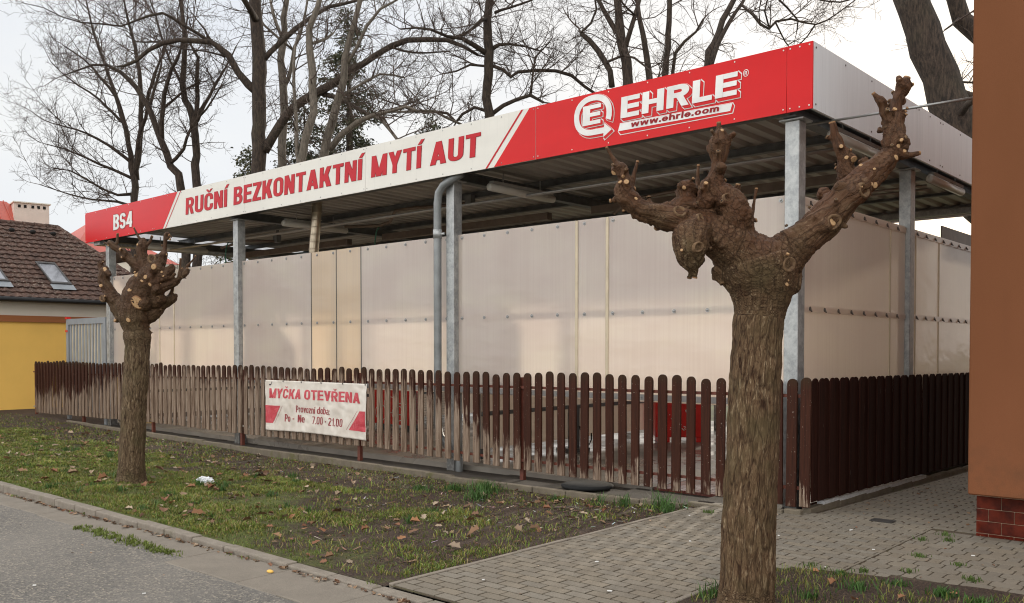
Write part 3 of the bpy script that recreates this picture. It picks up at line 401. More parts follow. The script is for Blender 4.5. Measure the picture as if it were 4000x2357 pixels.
TREE_G=((-17.87,7.36,0.0),[[(0.0,0.0,-0.1,0.203),(0.0,0.0,4.99,0.163),(0.01,0.09,7.34,0.144),(0.12,0.21,8.15,0.135),(0.28,0.37,8.78,0.126),(0.41,0.52,9.5,0.117),(0.44,0.56,10.04,0.108),(0.5,0.63,10.63,0.099),(0.61,0.74,11.22,0.086),(0.73,0.88,11.94,0.072)],[(0.13,0.19,7.43,0.117),(0.49,0.31,7.79,0.099),(0.94,0.52,8.11,0.085),(1.39,0.72,8.3,0.067),(1.84,0.92,8.34,0.053),(2.35,1.16,8.43,0.044),(2.73,1.29,8.26,0.035)],[(0.46,0.57,9.95,0.063),(0.72,0.7,10.38,0.059),(0.98,0.84,10.93,0.054),(1.34,1.06,11.39,0.04),(1.77,1.34,11.63,0.027)],[(0.34,0.43,8.96,0.054),(0.41,0.95,9.33,0.046),(0.65,1.63,9.8,0.037),(0.92,2.31,9.8,0.023)],[(1.02,1.02,8.42,0.041),(1.43,0.98,8.21,0.053),(1.9,0.98,7.78,0.053),(2.26,0.89,7.49,0.044)],[(1.36,1.33,8.51,0.036),(1.59,1.96,8.59,0.041),(1.9,2.66,8.7,0.042),(1.96,3.13,8.57,0.042),(2.05,3.63,8.46,0.038)]])
TREE_H=((-15.68,12.06,0.0),[[(0.0,0.0,-0.1,0.219),(0.0,0.0,6.71,0.175),(-0.04,0.03,8.94,0.16),(-0.06,0.05,9.82,0.16),(-0.08,0.06,10.6,0.165),(-0.09,0.07,11.32,0.165),(-0.08,0.1,11.96,0.151),(-0.05,0.14,12.64,0.136),(-0.04,0.17,12.93,0.121)],[(-0.13,0.02,10.89,0.107),(-0.25,-0.35,11.06,0.082),(-0.4,-0.74,11.19,0.067),(-0.62,-1.2,11.17,0.052),(-0.83,-1.65,11.34,0.043),(-1.03,-2.1,11.31,0.033),(-1.23,-2.54,11.2,0.023)],[(0.01,0.15,11.03,0.078),(0.06,0.38,11.18,0.064),(0.22,0.71,11.27,0.044),(0.49,1.15,11.22,0.035),(0.78,1.58,11.12,0.025)],[(0.02,0.14,10.5,0.063),(0.27,0.37,10.36,0.058),(0.44,0.54,10.14,0.058),(0.61,0.72,10.32,0.058),(1.04,1.12,10.37,0.058),(1.46,1.52,10.35,0.059),(1.82,1.85,10.18,0.059),(2.11,2.12,9.89,0.054),(2.36,2.35,9.65,0.044)],[(0.94,0.93,9.58,0.044),(1.05,0.87,9.97,0.039),(1.2,0.85,10.66,0.034),(1.6,1.05,11.09,0.019)],[(0.01,0.08,8.94,0.078),(0.34,0.29,9.22,0.073),(0.7,0.54,9.39,0.068),(1.07,0.78,9.49,0.063),(1.4,0.99,9.26,0.038)],[(-0.07,0.02,9.04,0.063),(-0.42,-0.18,9.21,0.054),(-0.77,-0.38,8.99,0.049),(-0.97,-0.45,8.79,0.039)],[(-0.79,-0.64,8.72,0.049),(-1.1,-0.74,9.03,0.049),(-1.56,-0.97,9.13,0.044),(-2.02,-1.21,9.14,0.039),(-2.49,-1.45,9.38,0.03),(-3.04,-1.76,9.61,0.02)],[(-0.15,0.04,11.96,0.068),(0.09,-0.42,11.73,0.048),(0.22,-0.97,11.27,0.037)],[(0.07,0.23,12.15,0.058),(0.83,0.04,12.05,0.043),(1.78,0.02,12.03,0.028)],[(-0.12,0.01,10.45,0.044),(-0.49,-0.32,10.5,0.039),(-0.81,-0.61,10.3,0.029),(-1.17,-0.94,10.21,0.019)]])
TREE_I=((-11.29,13.33,0.0),[[(0.0,0.0,-0.1,0.248),(0.0,0.0,7.25,0.199),(-0.05,0.03,9.37,0.172),(-0.11,-0.01,9.95,0.163),(-0.19,-0.06,10.49,0.153),(-0.24,-0.1,10.86,0.144),(-0.3,-0.14,11.4,0.126),(-0.34,-0.16,12.03,0.108)],[(-0.22,-0.09,10.72,0.09),(-0.52,-0.15,11.09,0.082),(-0.81,-0.2,11.6,0.069),(-1.04,-0.2,12.11,0.055)],[(-0.12,-0.0,10.4,0.081),(-0.01,0.16,10.96,0.081),(0.09,0.32,11.52,0.072),(0.13,0.42,11.98,0.059)],[(0.45,0.41,7.7,0.117),(0.41,0.45,9.5,0.108),(0.35,0.43,10.18,0.099),(0.27,0.38,10.77,0.09),(0.16,0.31,11.23,0.081),(0.11,0.29,11.59,0.068)],[(-0.39,-0.28,9.23,0.099),(-0.49,-0.29,9.7,0.095),(-0.65,-0.34,10.03,0.095),(-0.82,-0.41,10.37,0.091),(-1.03,-0.52,10.66,0.086),(-1.23,-0.62,10.85,0.073),(-1.3,-0.6,10.93,0.046)],[(-1.08,-0.86,10.79,0.036),(-0.86,-0.66,11.08,0.041),(-0.75,-0.55,11.48,0.032),(-0.8,-0.6,11.89,0.023)],[(-0.51,-0.37,9.95,0.041),(-0.01,-0.31,10.04,0.04),(0.41,-0.31,9.9,0.035),(0.81,-0.35,9.55,0.026)],[(0.07,0.19,11.31,0.036),(0.09,-0.3,11.43,0.031),(0.14,-0.77,11.55,0.022)]])
TREE_J=((-11.07,14.88,0.0),[[(0.0,0.0,-0.1,0.172),(0.0,0.0,7.57,0.138),(-0.01,0.07,9.92,0.109),(0.03,0.12,10.72,0.103),(0.05,0.17,11.46,0.092),(0.05,0.2,12.44,0.08)],[(0.2,0.18,7.57,0.08),(0.26,0.07,9.92,0.063),(0.4,-0.03,10.43,0.057),(0.7,0.01,10.71,0.051),(1.04,0.08,10.92,0.039),(1.29,0.07,11.25,0.028)],[(0.86,0.79,8.14,0.16),(0.83,1.06,10.23,0.127),(0.88,1.36,10.95,0.116),(1.0,1.72,11.71,0.099),(1.17,2.12,12.42,0.088),(1.22,2.4,12.78,0.077)],[(1.0,0.98,10.17,0.103),(1.05,1.41,10.98,0.081),(1.16,1.9,11.72,0.07),(1.29,2.4,12.35,0.059),(1.28,2.77,12.81,0.048)],[(1.7,1.67,11.98,0.04),(1.97,1.81,11.67,0.046),(2.17,1.9,11.36,0.051),(2.4,2.0,11.21,0.045),(2.57,2.08,11.42,0.04),(2.94,2.32,11.46,0.034),(3.52,2.75,11.26,0.028),(4.04,3.14,11.58,0.022),(4.44,3.42,11.95,0.017)],[(2.31,2.19,11.29,0.029),(2.37,1.75,11.66,0.028),(2.62,1.48,11.97,0.022)],[(2.46,2.33,11.46,0.029),(2.47,2.95,11.05,0.023),(2.4,3.51,10.97,0.018)],[(2.44,2.34,12.26,0.034),(2.61,2.77,12.0,0.035),(2.78,3.2,11.68,0.029),(2.65,3.36,11.4,0.018)],[(3.35,3.13,11.4,0.029),(3.08,3.2,11.15,0.023),(2.81,3.28,11.0,0.018)],[(3.38,3.18,12.15,0.023),(3.77,3.95,12.21,0.029),(3.99,4.58,12.46,0.023)]])
TREE_K=((-0.76,10.55,0.0),[[(0.0,0.0,-0.1,0.541),(0.0,0.0,3.56,0.433),(-0.42,-0.34,4.64,0.426),(-0.68,-0.54,5.72,0.404),(-0.85,-0.67,6.29,0.39),(-1.0,-0.8,6.8,0.375),(-1.13,-0.9,7.23,0.353),(-1.25,-0.99,7.67,0.335),(-1.36,-1.08,8.03,0.325),(-1.45,-1.14,8.46,0.317)],[(-0.82,-0.65,6.37,0.123),(-0.68,-0.43,6.46,0.101),(-0.49,-0.16,6.41,0.08),(-0.29,0.11,6.28,0.058)],[(-0.76,-0.61,5.93,0.094),(-0.41,-1.17,6.05,0.069),(-0.03,-1.69,6.07,0.047)],[(-0.68,-0.54,5.93,0.065),(-0.75,0.2,6.23,0.045),(-0.74,0.98,6.23,0.031)],[(-0.85,-0.67,6.66,0.036),(-0.83,0.23,6.87,0.026),(-0.76,1.16,7.04,0.019)]])
TREE_L=((-1.09,11.58,0.0),[[(0.0,0.0,-0.1,0.43),(0.0,0.0,2.91,0.344),(-0.07,0.01,5.2,0.305),(-0.18,-0.03,7.11,0.252),(-0.36,-0.17,7.87,0.229),(-0.6,-0.36,8.33,0.206),(-0.78,-0.51,8.71,0.183),(-0.89,-0.6,9.02,0.153)],[(-0.66,-0.41,8.29,0.046),(-0.71,-0.85,8.03,0.023),(-0.73,-1.26,7.82,0.015)]])
# ------------------------------------------------------------------ the ground
def clamp(x, a=0.0, b=1.0): return max(a, min(b, x))
def lerp(a, b, t): return a + (b - a) * clamp(t)
def interp(x, pts):
    if x <= pts[0][0]: return pts[0][1]
    for (a, p), (b, q) in zip(pts, pts[1:]):
        if x <= b: return p + (q - p) * (x - a) / (b - a)
    return pts[-1][1]
def road_z(x): return interp(x, [(-60, -.14), (-8, -.10), (-3.5, -.055), (-.5, -.03), (8, -.03)])
def lawn_z(x, y):
    dip = interp(x, [(-22, .02), (-19, .03), (-15, -.06), (-9, -.13), (-5, -.105), (-2.5, -.07), (-1, -.015)])
    t = clamp((y + 4.45) / 4.2)
    n = noise.noise((x * .9, y * .9, 3)) * .022 + noise.noise((x * 3.1, y * 3.1, 7)) * .010
    e = clamp(min(y + 4.45, -1.0 - x) / .3)
    return -.012 + dip * t + n * e
def pave_z(y): return -.023 * max(0.0, y)

b = MB(); b.box(-300, 300, -300, 500, -1.2, -.45)
g_ = b.build('ground', M['field']); tag(g_, kind='structure')
b = MB()                                                      # meadow behind and around, just under the built ground
b.poly([(-60, .6, -.18), (-16.6, .6, -.18), (-16.6, 60, -.18), (-60, 60, -.18)])
b.poly([(-16.6, 9.5, -.18), (30, 9.5, -.18), (30, 60, -.18), (-16.6, 60, -.18)])
tag(b.build('meadow', M['field']), kind='structure')
# lawn
def grid(b, x0, x1, y0, y1, nx, ny, fz):
    i0 = len(b.v)
    for j in range(ny + 1):
        for i in range(nx + 1):
            x = x0 + (x1 - x0) * i / nx; y = y0 + (y1 - y0) * j / ny; b.v.append((x, y, fz(x, y)))
    for j in range(ny):
        for i in range(nx):
            p = i0 + j * (nx + 1) + i; b.f.append((p, p + 1, p + nx + 2, p + nx + 1))
b = MB(); grid(b, -22.0, -1.045, -4.47, .02, 200, 44, lawn_z); grid(b, -22.0, -16.3, .02, 6.0, 20, 20, lambda x, y: lawn_z(x, .02)); grid(b, -40, -22.0, -4.47, .02, 20, 8, lambda x, y: lawn_z(-22, y))
lawn = b.build('lawn', M['lawn'], smooth=True); tag(lawn, kind='structure')
# road
b = MB(); grid(b, -60, 30, -30, -4.80, 90, 6, lambda x, y: road_z(x) - .006)
tag(b.build('road', M['asphalt'], smooth=True), kind='structure')
# gutter slabs (0.5 m) and kerb stones (1 m)
b = MB(); x = -30.0
while x < 12:
    w = .5 - .006; z = road_z(x + .25); t1 = R.uniform(-.004, .006); t2 = R.uniform(-.004, .006); y0 = -4.875 + R.uniform(-.012, .012); y1 = -4.57
    if -3.3 < x < -1.2: y0 -= .17
    zz = [z + t1, z + t2, z + t2 + .004, z + t1 + .004]
    top = [(x, y0, zz[0]), (x + w, y0, zz[1]), (x + w, y1, zz[2]), (x, y1, zz[3])]
    b.prism([(p[0], p[1], p[2] - .08) for p in top], (0, 0, .08)); x += .5
g2 = b.build('gutter', M['gutter_slab']); bevel(g2, .006); tag(g2, kind='structure')
b = MB(); x = -30.37
while x < 12:
    L_ = R.choice((.5, .5, .5, .9)) if x > -9 else 1.0; w = L_ - .008; a = R.uniform(-.006, .006); c = R.uniform(-.006, .006); dz = R.uniform(-.006, .005)
    z1 = -.002 + dz - (.010 if x > -2.2 else 0); y0 = -4.565
    b.prism([(x, y0 + a, -.25), (x + w, y0 + c, -.25), (x + w, y0 + c, z1 - .012), (x + w, y0 + .014 + c, z1), (x + w, -4.455 + c, z1), (x, -4.455 + a, z1)][:2] + [(x + w, -4.455 + c, -.25), (x, -4.455 + a, -.25)], (0, 0, z1 + .25))
    x += L_
k_ = b.build('kerb', M['kerb_stone']); recalc(k_); bevel(k_, .011, 2); tag(k_, kind='structure')
# paved walk: every stone is modelled
def in_patch(x, y):
    if x < .66 or y < -4.45: return False
    top = interp(x, [(.66, -2.42), (.78, -2.22), (1.0, -2.1), (1.3, -2.02), (2.0, -1.86), (6, -1.80)])
    return y < top
def stone(b, pts, z, h=.005, clipx=None):
    """one paver: top face with a small chamfer, tilted a little"""
    if clipx is not None:
        q = []
        for (xa, ya), (xb, yb) in zip(pts, pts[1:] + pts[:1]):
            if xa >= clipx: q.append((xa, ya))
            if (xa >= clipx) != (xb >= clipx): t = (clipx - xa) / (xb - xa); q.append((clipx, ya + (yb - ya) * t))
        pts = q
        if len(pts) < 3 or max(p[0] for p in pts) - clipx < .015: return
    n = len(pts); cx = sum(p[0] for p in pts) / n; cy = sum(p[1] for p in pts) / n
    tx, ty = R.uniform(-.006, .006), R.uniform(-.006, .006); z += R.uniform(-.0008, .0008)
    k = R.uniform(.90, 1.09); w = R.uniform(-.006, .006); col = ((.212 + w) * k, .182 * k, (.140 - w) * k)
    fz = lambda x, y: z + tx * (x - cx) + ty * (y - cy)
    i = len(b.v)
    for (sc, dz) in ((0.0, -.02), (0.0, -.004), (.0045, 0.0)):
        for (x, y) in pts:
            dx, dy = cx - x, cy - y; L = math.hypot(dx, dy) or 1
            b.v.append((x + dx / L * sc, y + dy / L * sc, fz(x, y) + dz)); b.c.append(col if dz == 0 else (.105, .084, .057))
    for r_ in (0, 1):
        for k2 in range(n): b.f.append((i + r_ * n + k2, i + r_ * n + (k2 + 1) % n, i + (r_ + 1) * n + (k2 + 1) % n, i + (r_ + 1) * n + k2))
    b.f.append(tuple(range(i + 2 * n, i + 3 * n)))
b = MB(); J = .0045
row = 0; y = -4.44
while y < 8.0:
    y1 = y + .1; xo = -1.0 - (.1 if row % 2 else 0)
    xl, xr = (-1.0, 1.13) if y < -.06 else (-1.0 if y < .0 else .05, 1.13 if y < .04 else 1.48)
    x = xo
    while x < xr:
        a, c = max(x, xl), min(x + .2, xr)
        if c - a > .03 and not in_patch((a + c) / 2, y + .05):
            stone(b, [(a + J, y + J * 1.3), (c - J, y + J * 1.3), (c - J, y1 - J * 1.3), (a + J, y1 - J * 1.3)], pave_z(y + .05))
        x += .2
    y = y1; row += 1
row = 0; P = .142; y = -2.6
while y < .0:                                                 # I-shaped interlocking stones in front of the brown house
    x = 1.14 + (.145 if row % 2 else 0) - .29
    while x < 7.5:
        cx, cy = x + .099, y + P / 2
        if cx > .95 and not in_patch(cx, cy - .03) and cy < -.02:
            hw, hn, hh, ch = .1, .078, .0995, .030
            o = [(-hn, -P/2 - .0), (hn, -P/2), (hw, -P/2 + ch), (hw, P/2 - ch), (hn, P/2), (-hn, P/2), (-hw, P/2 - ch), (-hw, -P/2 + ch)]
            stone(b, [(cx + px * .972, cy + py * .972) for px, py in o], 0.0, clipx=1.1345)
            if True:
                qx = cx + .145
                stone(b, [(qx - .042, cy - .068), (qx + .042, cy - .068), (qx + .042, cy + .068), (qx - .042, cy + .068)], -.001, clipx=1.1345)
        x += .29
    y += P; row += 1
pv = b.build('pavement', M['paver']); tag(pv, kind='structure')
b = MB(); b.poly([(-1.03, -4.45, -.008), (9, -4.45, -.008), (9, .02, -.008), (-1.03, .02, -.008)]); b.poly([(.0, .02, -.008), (1.5, .02, -.008), (1.5, 9, -.008 - .023 * 9), (.0, 9, -.008 - .023 * 9)])
tag(b.build('pavement_bed', M['joint']), kind='structure')
b = MB()
for i in range(6):                                            # thin concrete edging beside the walk
    y0 = -4.44 + i * .66; b.box(-1.045, -1.002, y0, y0 + .652, -.2, .004 + R.uniform(-.003, .003))
for i in range(4):
    y0 = -4.44 + i * .5; b.box(.612, .655, y0, y0 + .492, -.2, .004)
e_ = b.build('path_edging', M['kerb_stone']); bevel(e_, .004); tag(e_, kind='structure')
# soil patch round the big pollard
b = MB(); n = 40; pts = []
def patch_z(x, y):
    d = min(x - .66, y + 4.45, interp(x, [(.66, -2.42), (.78, -2.22), (1.0, -2.1), (1.3, -2.02), (2.0, -1.86), (6, -1.80)]) - y)
    return .001 + .035 * clamp(d / .5) + noise.noise((x * 4, y * 4, 2)) * .012 * clamp(d / .15)
i0 = len(b.v); nx, ny = 70, 34
for j in range(ny + 1):
    for i in range(nx + 1):
        x = .66 + 6.3 * i / nx; top = interp(x, [(.66, -2.42), (.78, -2.22), (1.0, -2.1), (1.3, -2.02), (2.0, -1.86), (6, -1.80)])
        y = -4.45 + (top + 4.45) * j / ny; b.v.append((x, y, patch_z(x, y)))
for j in range(ny):
    for i in range(nx):
        p = i0 + j * (nx + 1) + i; b.f.append((p, p + 1, p + nx + 2, p + nx + 1))
tag(b.build('tree_bed', M['lawn'], smooth=True), kind='structure')
# concrete strip and edging under the front fence
b = MB(); x = -17.2
while x < -.02:
    w = min(.5 if x > -6 else 1.0, -.02 - x); yy = interp(x, [(-17, -.10), (-9, -.16), (-5.2, -.24), (-4.6, -.36), (-1.6, -.36), (-1.0, -.12), (0, -.1)]); z = interp(x, [(-17, .00), (-10, -.045), (-5.2, -.04), (-3, -.02), (-1.4, .005), (-.9, .03), (0, .04)]) + R.uniform(-.006, .006)
    yo = R.uniform(-.012, .012)
    if not (-8.15 < x < -7.6): b.box(x, x + w - .008, yy - .05 + yo, yy + .03 + yo, -.35, z)
    x += w
e2 = b.build('fence_edging', M['edge_concrete']); bevel(e2, .006); tag(e2, kind='structure')
b = MB()
for i in range(16):
    x0 = -16.2 + i; yy = interp(x0 + .5, [(-17, -.09), (-9, -.15), (-5.2, -.22), (-4.6, -.33), (-1.6, -.33), (-1.0, -.08), (0, -.06)]); z = interp(x0 + .5, [(-17, -.03), (-10, -.075), (-5.2, -.065), (-3, -.035), (-1.4, -.01), (0, .012)])
    b.box(x0, x0 + .995, yy + .03, .32, -.36, z)
tag(bevel(b.build('fence_strip', M['dark_concrete']), .004), kind='structure')
b = MB()
for i in range(9): b.box(-.085, -.0, .02 + i * .75, .02 + i * .75 + .742, -.4, .045 - .024 * (i * .75))
tag(bevel(b.build('side_edging', M['edge_concrete']), .008), kind='structure')
b = MB(); b.prism([(-.07, .35, .038), (-.004, .35, .038), (-.004, 3.55, -.038), (-.07, 3.55, -.038)], (0, 0, .042))  # added white strip stands in for sunlit floor under the side fence
tag(recalc(b.build('sunlit_floor_strip', M['sunlit_floor_white'])), kind='structure')
# bay floor: wet slab, drain channel, red paving
b = MB(); b.box(-16.2, -2.02, .33, 9.4, -.3, .012); tag(b.build('wash_floor', M['wet_floor']), kind='structure')
b = MB(); y = .34; row = 0
while y < 9.3:
    x = -2.0 - (.1 if row % 2 else 0)
    while x < -.2:
        a, c = max(x, -2.0), min(x + .2, -.2)
        if c - a > .02:
            k = R.uniform(.75, 1.2); i = len(b.c); b.box(a + .003, c - .003, y + .003, y + .097, -.05, .014 + R.uniform(-.001, .001)); b.c += [(.155 * k, .045 * k, .032 * k)] * 8
        x += .2
    y += .1; row += 1
tag(b.build('red_paving', M['wet_paver']), kind='structure')
b = MB(); b.box(-2.02, -.19, .33, 9.4, -.3, -.04); tag(b.build('paving_bed', M['joint']), kind='structure')

# ------------------------------------------------------------------ lettering: every glyph is built from stems, bars and bowls
def _off(poly, d):
    """grow a convex outline by d"""
    if abs(d) < 1e-9: return poly
    n = len(poly); A = sum(poly[i][0] * poly[(i + 1) % n][1] - poly[(i + 1) % n][0] * poly[i][1] for i in range(n))
    if A < 0: poly = poly[::-1]
    L = []
    for i in range(n):
        x0, y0 = poly[i]; x1, y1 = poly[(i + 1) % n]; l = math.hypot(x1 - x0, y1 - y0) or 1e-9; nx, ny = (y1 - y0) / l, -(x1 - x0) / l
        L.append((x0 + nx * d, y0 + ny * d, x1 - x0, y1 - y0))
    out = []
    for i in range(n):
        ax, ay, adx, ady = L[i - 1]; bx, by, bdx, bdy = L[i]; den = adx * bdy - ady * bdx
        if abs(den) < 1e-9: out.append((bx, by)); continue
        t = ((bx - ax) * bdy - (by - ay) * bdx) / den; out.append((ax + adx * t, ay + ady * t))
    return out
def bar(x0, y0, x1, y1): return ('p', [(x0, y0), (x1, y0), (x1, y1), (x0, y1)])
def para(xb, xt, w, y0=0, y1=1): return ('p', [(xb, y0), (xb + w, y0), (xt + w, y1), (xt, y1)])
def arc(cx, cy, rx, ry, a0, a1, wx, wy): return ('a', cx, cy, rx, ry, a0, a1, wx, wy)
def ring(W_, t, h, y0=0, y1=1, a=None):
    r = min(W_ / 2, (y1 - y0) / 2); rx = W_ / 2; ry = min(rx * 1.05, (y1 - y0) / 2)
    o = [arc(rx, y1 - ry, rx, ry, 0, 180, t, h), arc(rx, y0 + ry, rx, ry, 180, 360, t, h)]
    if y1 - y0 - 2 * ry > .01: o += [bar(0, y0 + ry, t, y1 - ry), bar(W_ - t, y0 + ry, W_, y1 - ry)]
    return o
def glyph(c, W_=.56, t=.17, h=.145):
    """unit-height glyph: pieces and advance width"""
    acc = []; base = c
    if c in 'ČŘ': base = {'Č': 'C', 'Ř': 'R'}[c]; acc = [('p', [(W_/2 - .02, 1.06), (W_/2 + .07, 1.06), (W_/2 + .22, 1.24), (W_/2 + .10, 1.24)]), ('p', [(W_/2 - .03, 1.06), (W_/2 + .06, 1.06), (W_/2 - .06, 1.24), (W_/2 - .18, 1.24)])]
    if c == 'Í': return [bar(0, 0, t, 1), para(.03, .15, .14, 1.07, 1.27)], t
    if c == 'í': return [bar(0, 0, t, .72), para(.0, .1, .13, .78, .98)], t
    c = base; P = None
    if c == 'R': P = [bar(0, 0, t, 1), bar(t, 1 - h, W_ * .55, 1), bar(t, .42, W_ * .55, .42 + h), arc(W_ * .52, .71, W_ * .46, .29, -90, 90, t, h), para(W_ - t * 1.04, W_ * .42, t, 0, .45)]
    elif c == 'P': P = [bar(0, 0, t, 1), bar(t, 1 - h, W_ * .55, 1), bar(t, .38, W_ * .55, .38 + h), arc(W_ * .52, .69, W_ * .48, .31, -90, 90, t, h)]
    elif c == 'B': P = [bar(0, 0, t, 1)] + [bar(t, y, W_ * .55, y + h) for y in (0, 1 - h, .5 - h / 2 + .02)] + [arc(W_ * .5, .745, W_ * .46, .255, -90, 90, t, h), arc(W_ * .5, .285, W_ * .5, .285, -90, 90, t, h)]
    elif c == 'U': P = [bar(0, W_ / 2, t, 1), bar(W_ - t, W_ / 2, W_, 1), arc(W_ / 2, W_ / 2, W_ / 2, W_ / 2, 180, 360, t, h)]
    elif c in 'O0': P = ring(W_ if c == 'O' else W_ * .92, t, h); W_ = W_ if c == 'O' else W_ * .92
    elif c == 'C':
        r = W_ / 2; P = [arc(r, 1 - r, r, r, 0, 180, t, h), arc(r, r, r, r, 180, 360, t, h), bar(0, r, t, 1 - r), bar(W_ - t, .64, W_, 1 - r + .001), bar(W_ - t, r - .001, W_, .36)]
    elif c == 'N': P = [bar(0, 0, t, 1), bar(W_ - t, 0, W_, 1), para(W_ - t * 1.12, 0, t * 1.12)]
    elif c == 'M': W_ *= 1.28; P = [bar(0, 0, t, 1), bar(W_ - t, 0, W_, 1), para(W_ / 2 - t * .6, 0, t * 1.05), para(W_ / 2 - t * .45, W_ - t * 1.05, t * 1.05)]
    elif c == 'E': W_ *= .88; P = [bar(0, 0, t, 1)] + [bar(t, y, W_ - (0.02 if y > .3 and y < .6 else 0), y + h) for y in (0, .5 - h / 2 + .01, 1 - h)]
    elif c == 'Z': W_ *= .92; P = [bar(0, 0, W_, h), bar(0, 1 - h, W_, 1), para(0, W_ - t * 1.25, t * 1.25, h, 1 - h)]
    elif c == 'K': W_ *= 1.04; P = [bar(0, 0, t, 1), para(t * .55, W_ - t * 1.25, t * 1.2, .30, 1), para(W_ - t * 1.2, t * .95, t * 1.25, 0, .62)]
    elif c == 'T': W_ *= .94; P = [bar(0, 1 - h, W_, 1), bar(W_ / 2 - t / 2, 0, W_ / 2 + t / 2, 1 - h)]
    elif c == 'A': W_ *= 1.08; P = [para(0, W_ / 2 - t * .55, t * 1.08), para(W_ - t * 1.08, W_ / 2 - t * .53, t * 1.08), bar(t * .8, .19, W_ - t * .8, .19 + h)]
    elif c == 'V': W_ *= 1.04; P = [para(W_ / 2 - t * .55, 0, t * 1.08), para(W_ / 2 - t * .53, W_ - t * 1.08, t * 1.08)]
    elif c == 'Y': W_ *= 1.04; P = [bar(W_ / 2 - t / 2, 0, W_ / 2 + t / 2, .44), para(W_ / 2 - t * .5, 0, t * 1.08, .40, 1), para(W_ / 2 - t * .55, W_ - t * 1.08, t * 1.08, .40, 1)]
    elif c == 'H': P = [bar(0, 0, t, 1), bar(W_ - t, 0, W_, 1), bar(t, .5 - h / 2, W_ - t, .5 + h / 2)]
    elif c == 'L': W_ *= .84; P = [bar(0, 0, t, 1), bar(t, 0, W_, h)]
    elif c == 'S':
        ry = (1 + h) / 4; r = W_ / 2; P = [arc(r, 1 - ry, r, ry, 8, 270, t, h), arc(r, ry, r, ry, -172, 90, t, h)]
    elif c == '4': P = [bar(W_ * .56, 0, W_ * .56 + t, 1), bar(0, .2, W_, .2 + h), para(0, W_ * .56 - t * .1, t * .95, .2 + h * .5, 1)]
    elif c == '7': W_ *= .9; P = [bar(0, 1 - h, W_, 1), para(W_ * .18, W_ - t * 1.05, t * 1.05, 0, 1 - h)]
    elif c == '2': r = W_ * .46; W_ *= .92; P = [bar(0, 0, W_, h), arc(r, 1 - r, r, r, -35, 172, t, h), para(0, W_ - t * 1.5, t * 1.25, h * .6, .62)]
    elif c == '1': W_ *= .55; P = [bar(W_ - t, 0, W_, 1), bar(0, .72, W_ - t, .72 + h * .8)]
    elif c == '.': return [bar(0, 0, t, t * .9)], t
    elif c == ':': return [bar(0, 0, t, t * .9), bar(0, .50, t, .50 + t * .9)], t
    elif c == '-': return [bar(0, .36, .26, .36 + h)], .26
    elif c == ' ': return [], .22
    # lower case, x-height .72
    elif c == 'r': W_ *= .62; P = [bar(0, 0, t, .72), arc(W_ * .9, .72 - .3, W_ * .9 - 0.0, .3, 85, 175, t * .9, h * 1.15)]
    elif c in 'ovaedbc':
        w = W_ * .92; X = .72; r = w / 2
        if c == 'o': P = ring(w, t, h, 0, X)
        elif c == 'd': P = ring(w, t, h, 0, X) + [bar(w - t, 0, w, 1)]
        elif c == 'b': P = ring(w, t, h, 0, X) + [bar(0, 0, t, 1)]
        elif c == 'e': P = [arc(r, X - r, r, r, 0, 180, t, h), arc(r, r, r, r, 180, 335, t, h), bar(0, r, t, X - r), bar(t, X / 2 - h * .42, w - .01, X / 2 + h * .42), bar(w - t, X / 2 - h * .42, w, X - r)]
        elif c == 'c': P = [arc(r, X - r, r, r, 12, 180, t, h), arc(r, r, r, r, 180, 348, t, h), bar(0, r, t, X - r)]
        elif c == 'a': P = [bar(w - t, 0, w, X - r), arc(r, X - r, r, r, 0, 168, t, h)] + [arc(w * .46, .215, w * .46, .215, 60, 300, t, h * .9), bar(w * .4, .43 - h * .9, w - t, .43), bar(w * .4, 0, w - t, h * .9)]
        else: P = [para(w / 2 - t * .5, 0, t * 1.05, 0, X), para(w / 2 - t * .55, w - t * 1.05, t * 1.05, 0, X)]
        W_ = w
    elif c == 'n' or c == 'h': w = W_ * .9; P = [bar(0, 0, t, 1 if c == 'h' else .72), arc(w / 2, .72 - w / 2, w / 2, w / 2, 0, 180, t, h), bar(w - t, 0, w, .72 - w / 2)]; W_ = w
    elif c == 'm': w = W_ * .78; P = [bar(0, 0, t, .72)] + [q for k in (0, 1) for q in (arc(w / 2 + k * (w - t), .72 - w / 2, w / 2, w / 2, 0, 180, t, h), bar(w - t + k * (w - t), 0, w + k * (w - t), .72 - w / 2))]; W_ = 2 * w - t
    elif c == 'l': return [bar(0, 0, t, 1)], t
    elif c == 'z': W_ *= .8; P = [bar(0, 0, W_, h), bar(0, .72 - h, W_, .72), para(0, W_ - t * 1.2, t * 1.2, h, .72 - h)]
    elif c == 'w': W_ *= 1.3; q = t * .95; P = [para(W_ * .25 - q * .5, 0, q, 0, .72), para(W_ * .25 - q * .5, W_ * .5 - q * .5, q, 0, .72), para(W_ * .75 - q * .5, W_ * .5 - q * .5, q, 0, .72), para(W_ * .75 - q * .5, W_ - q, q, 0, .72)]
    return P + acc, W_
_lay = [0]
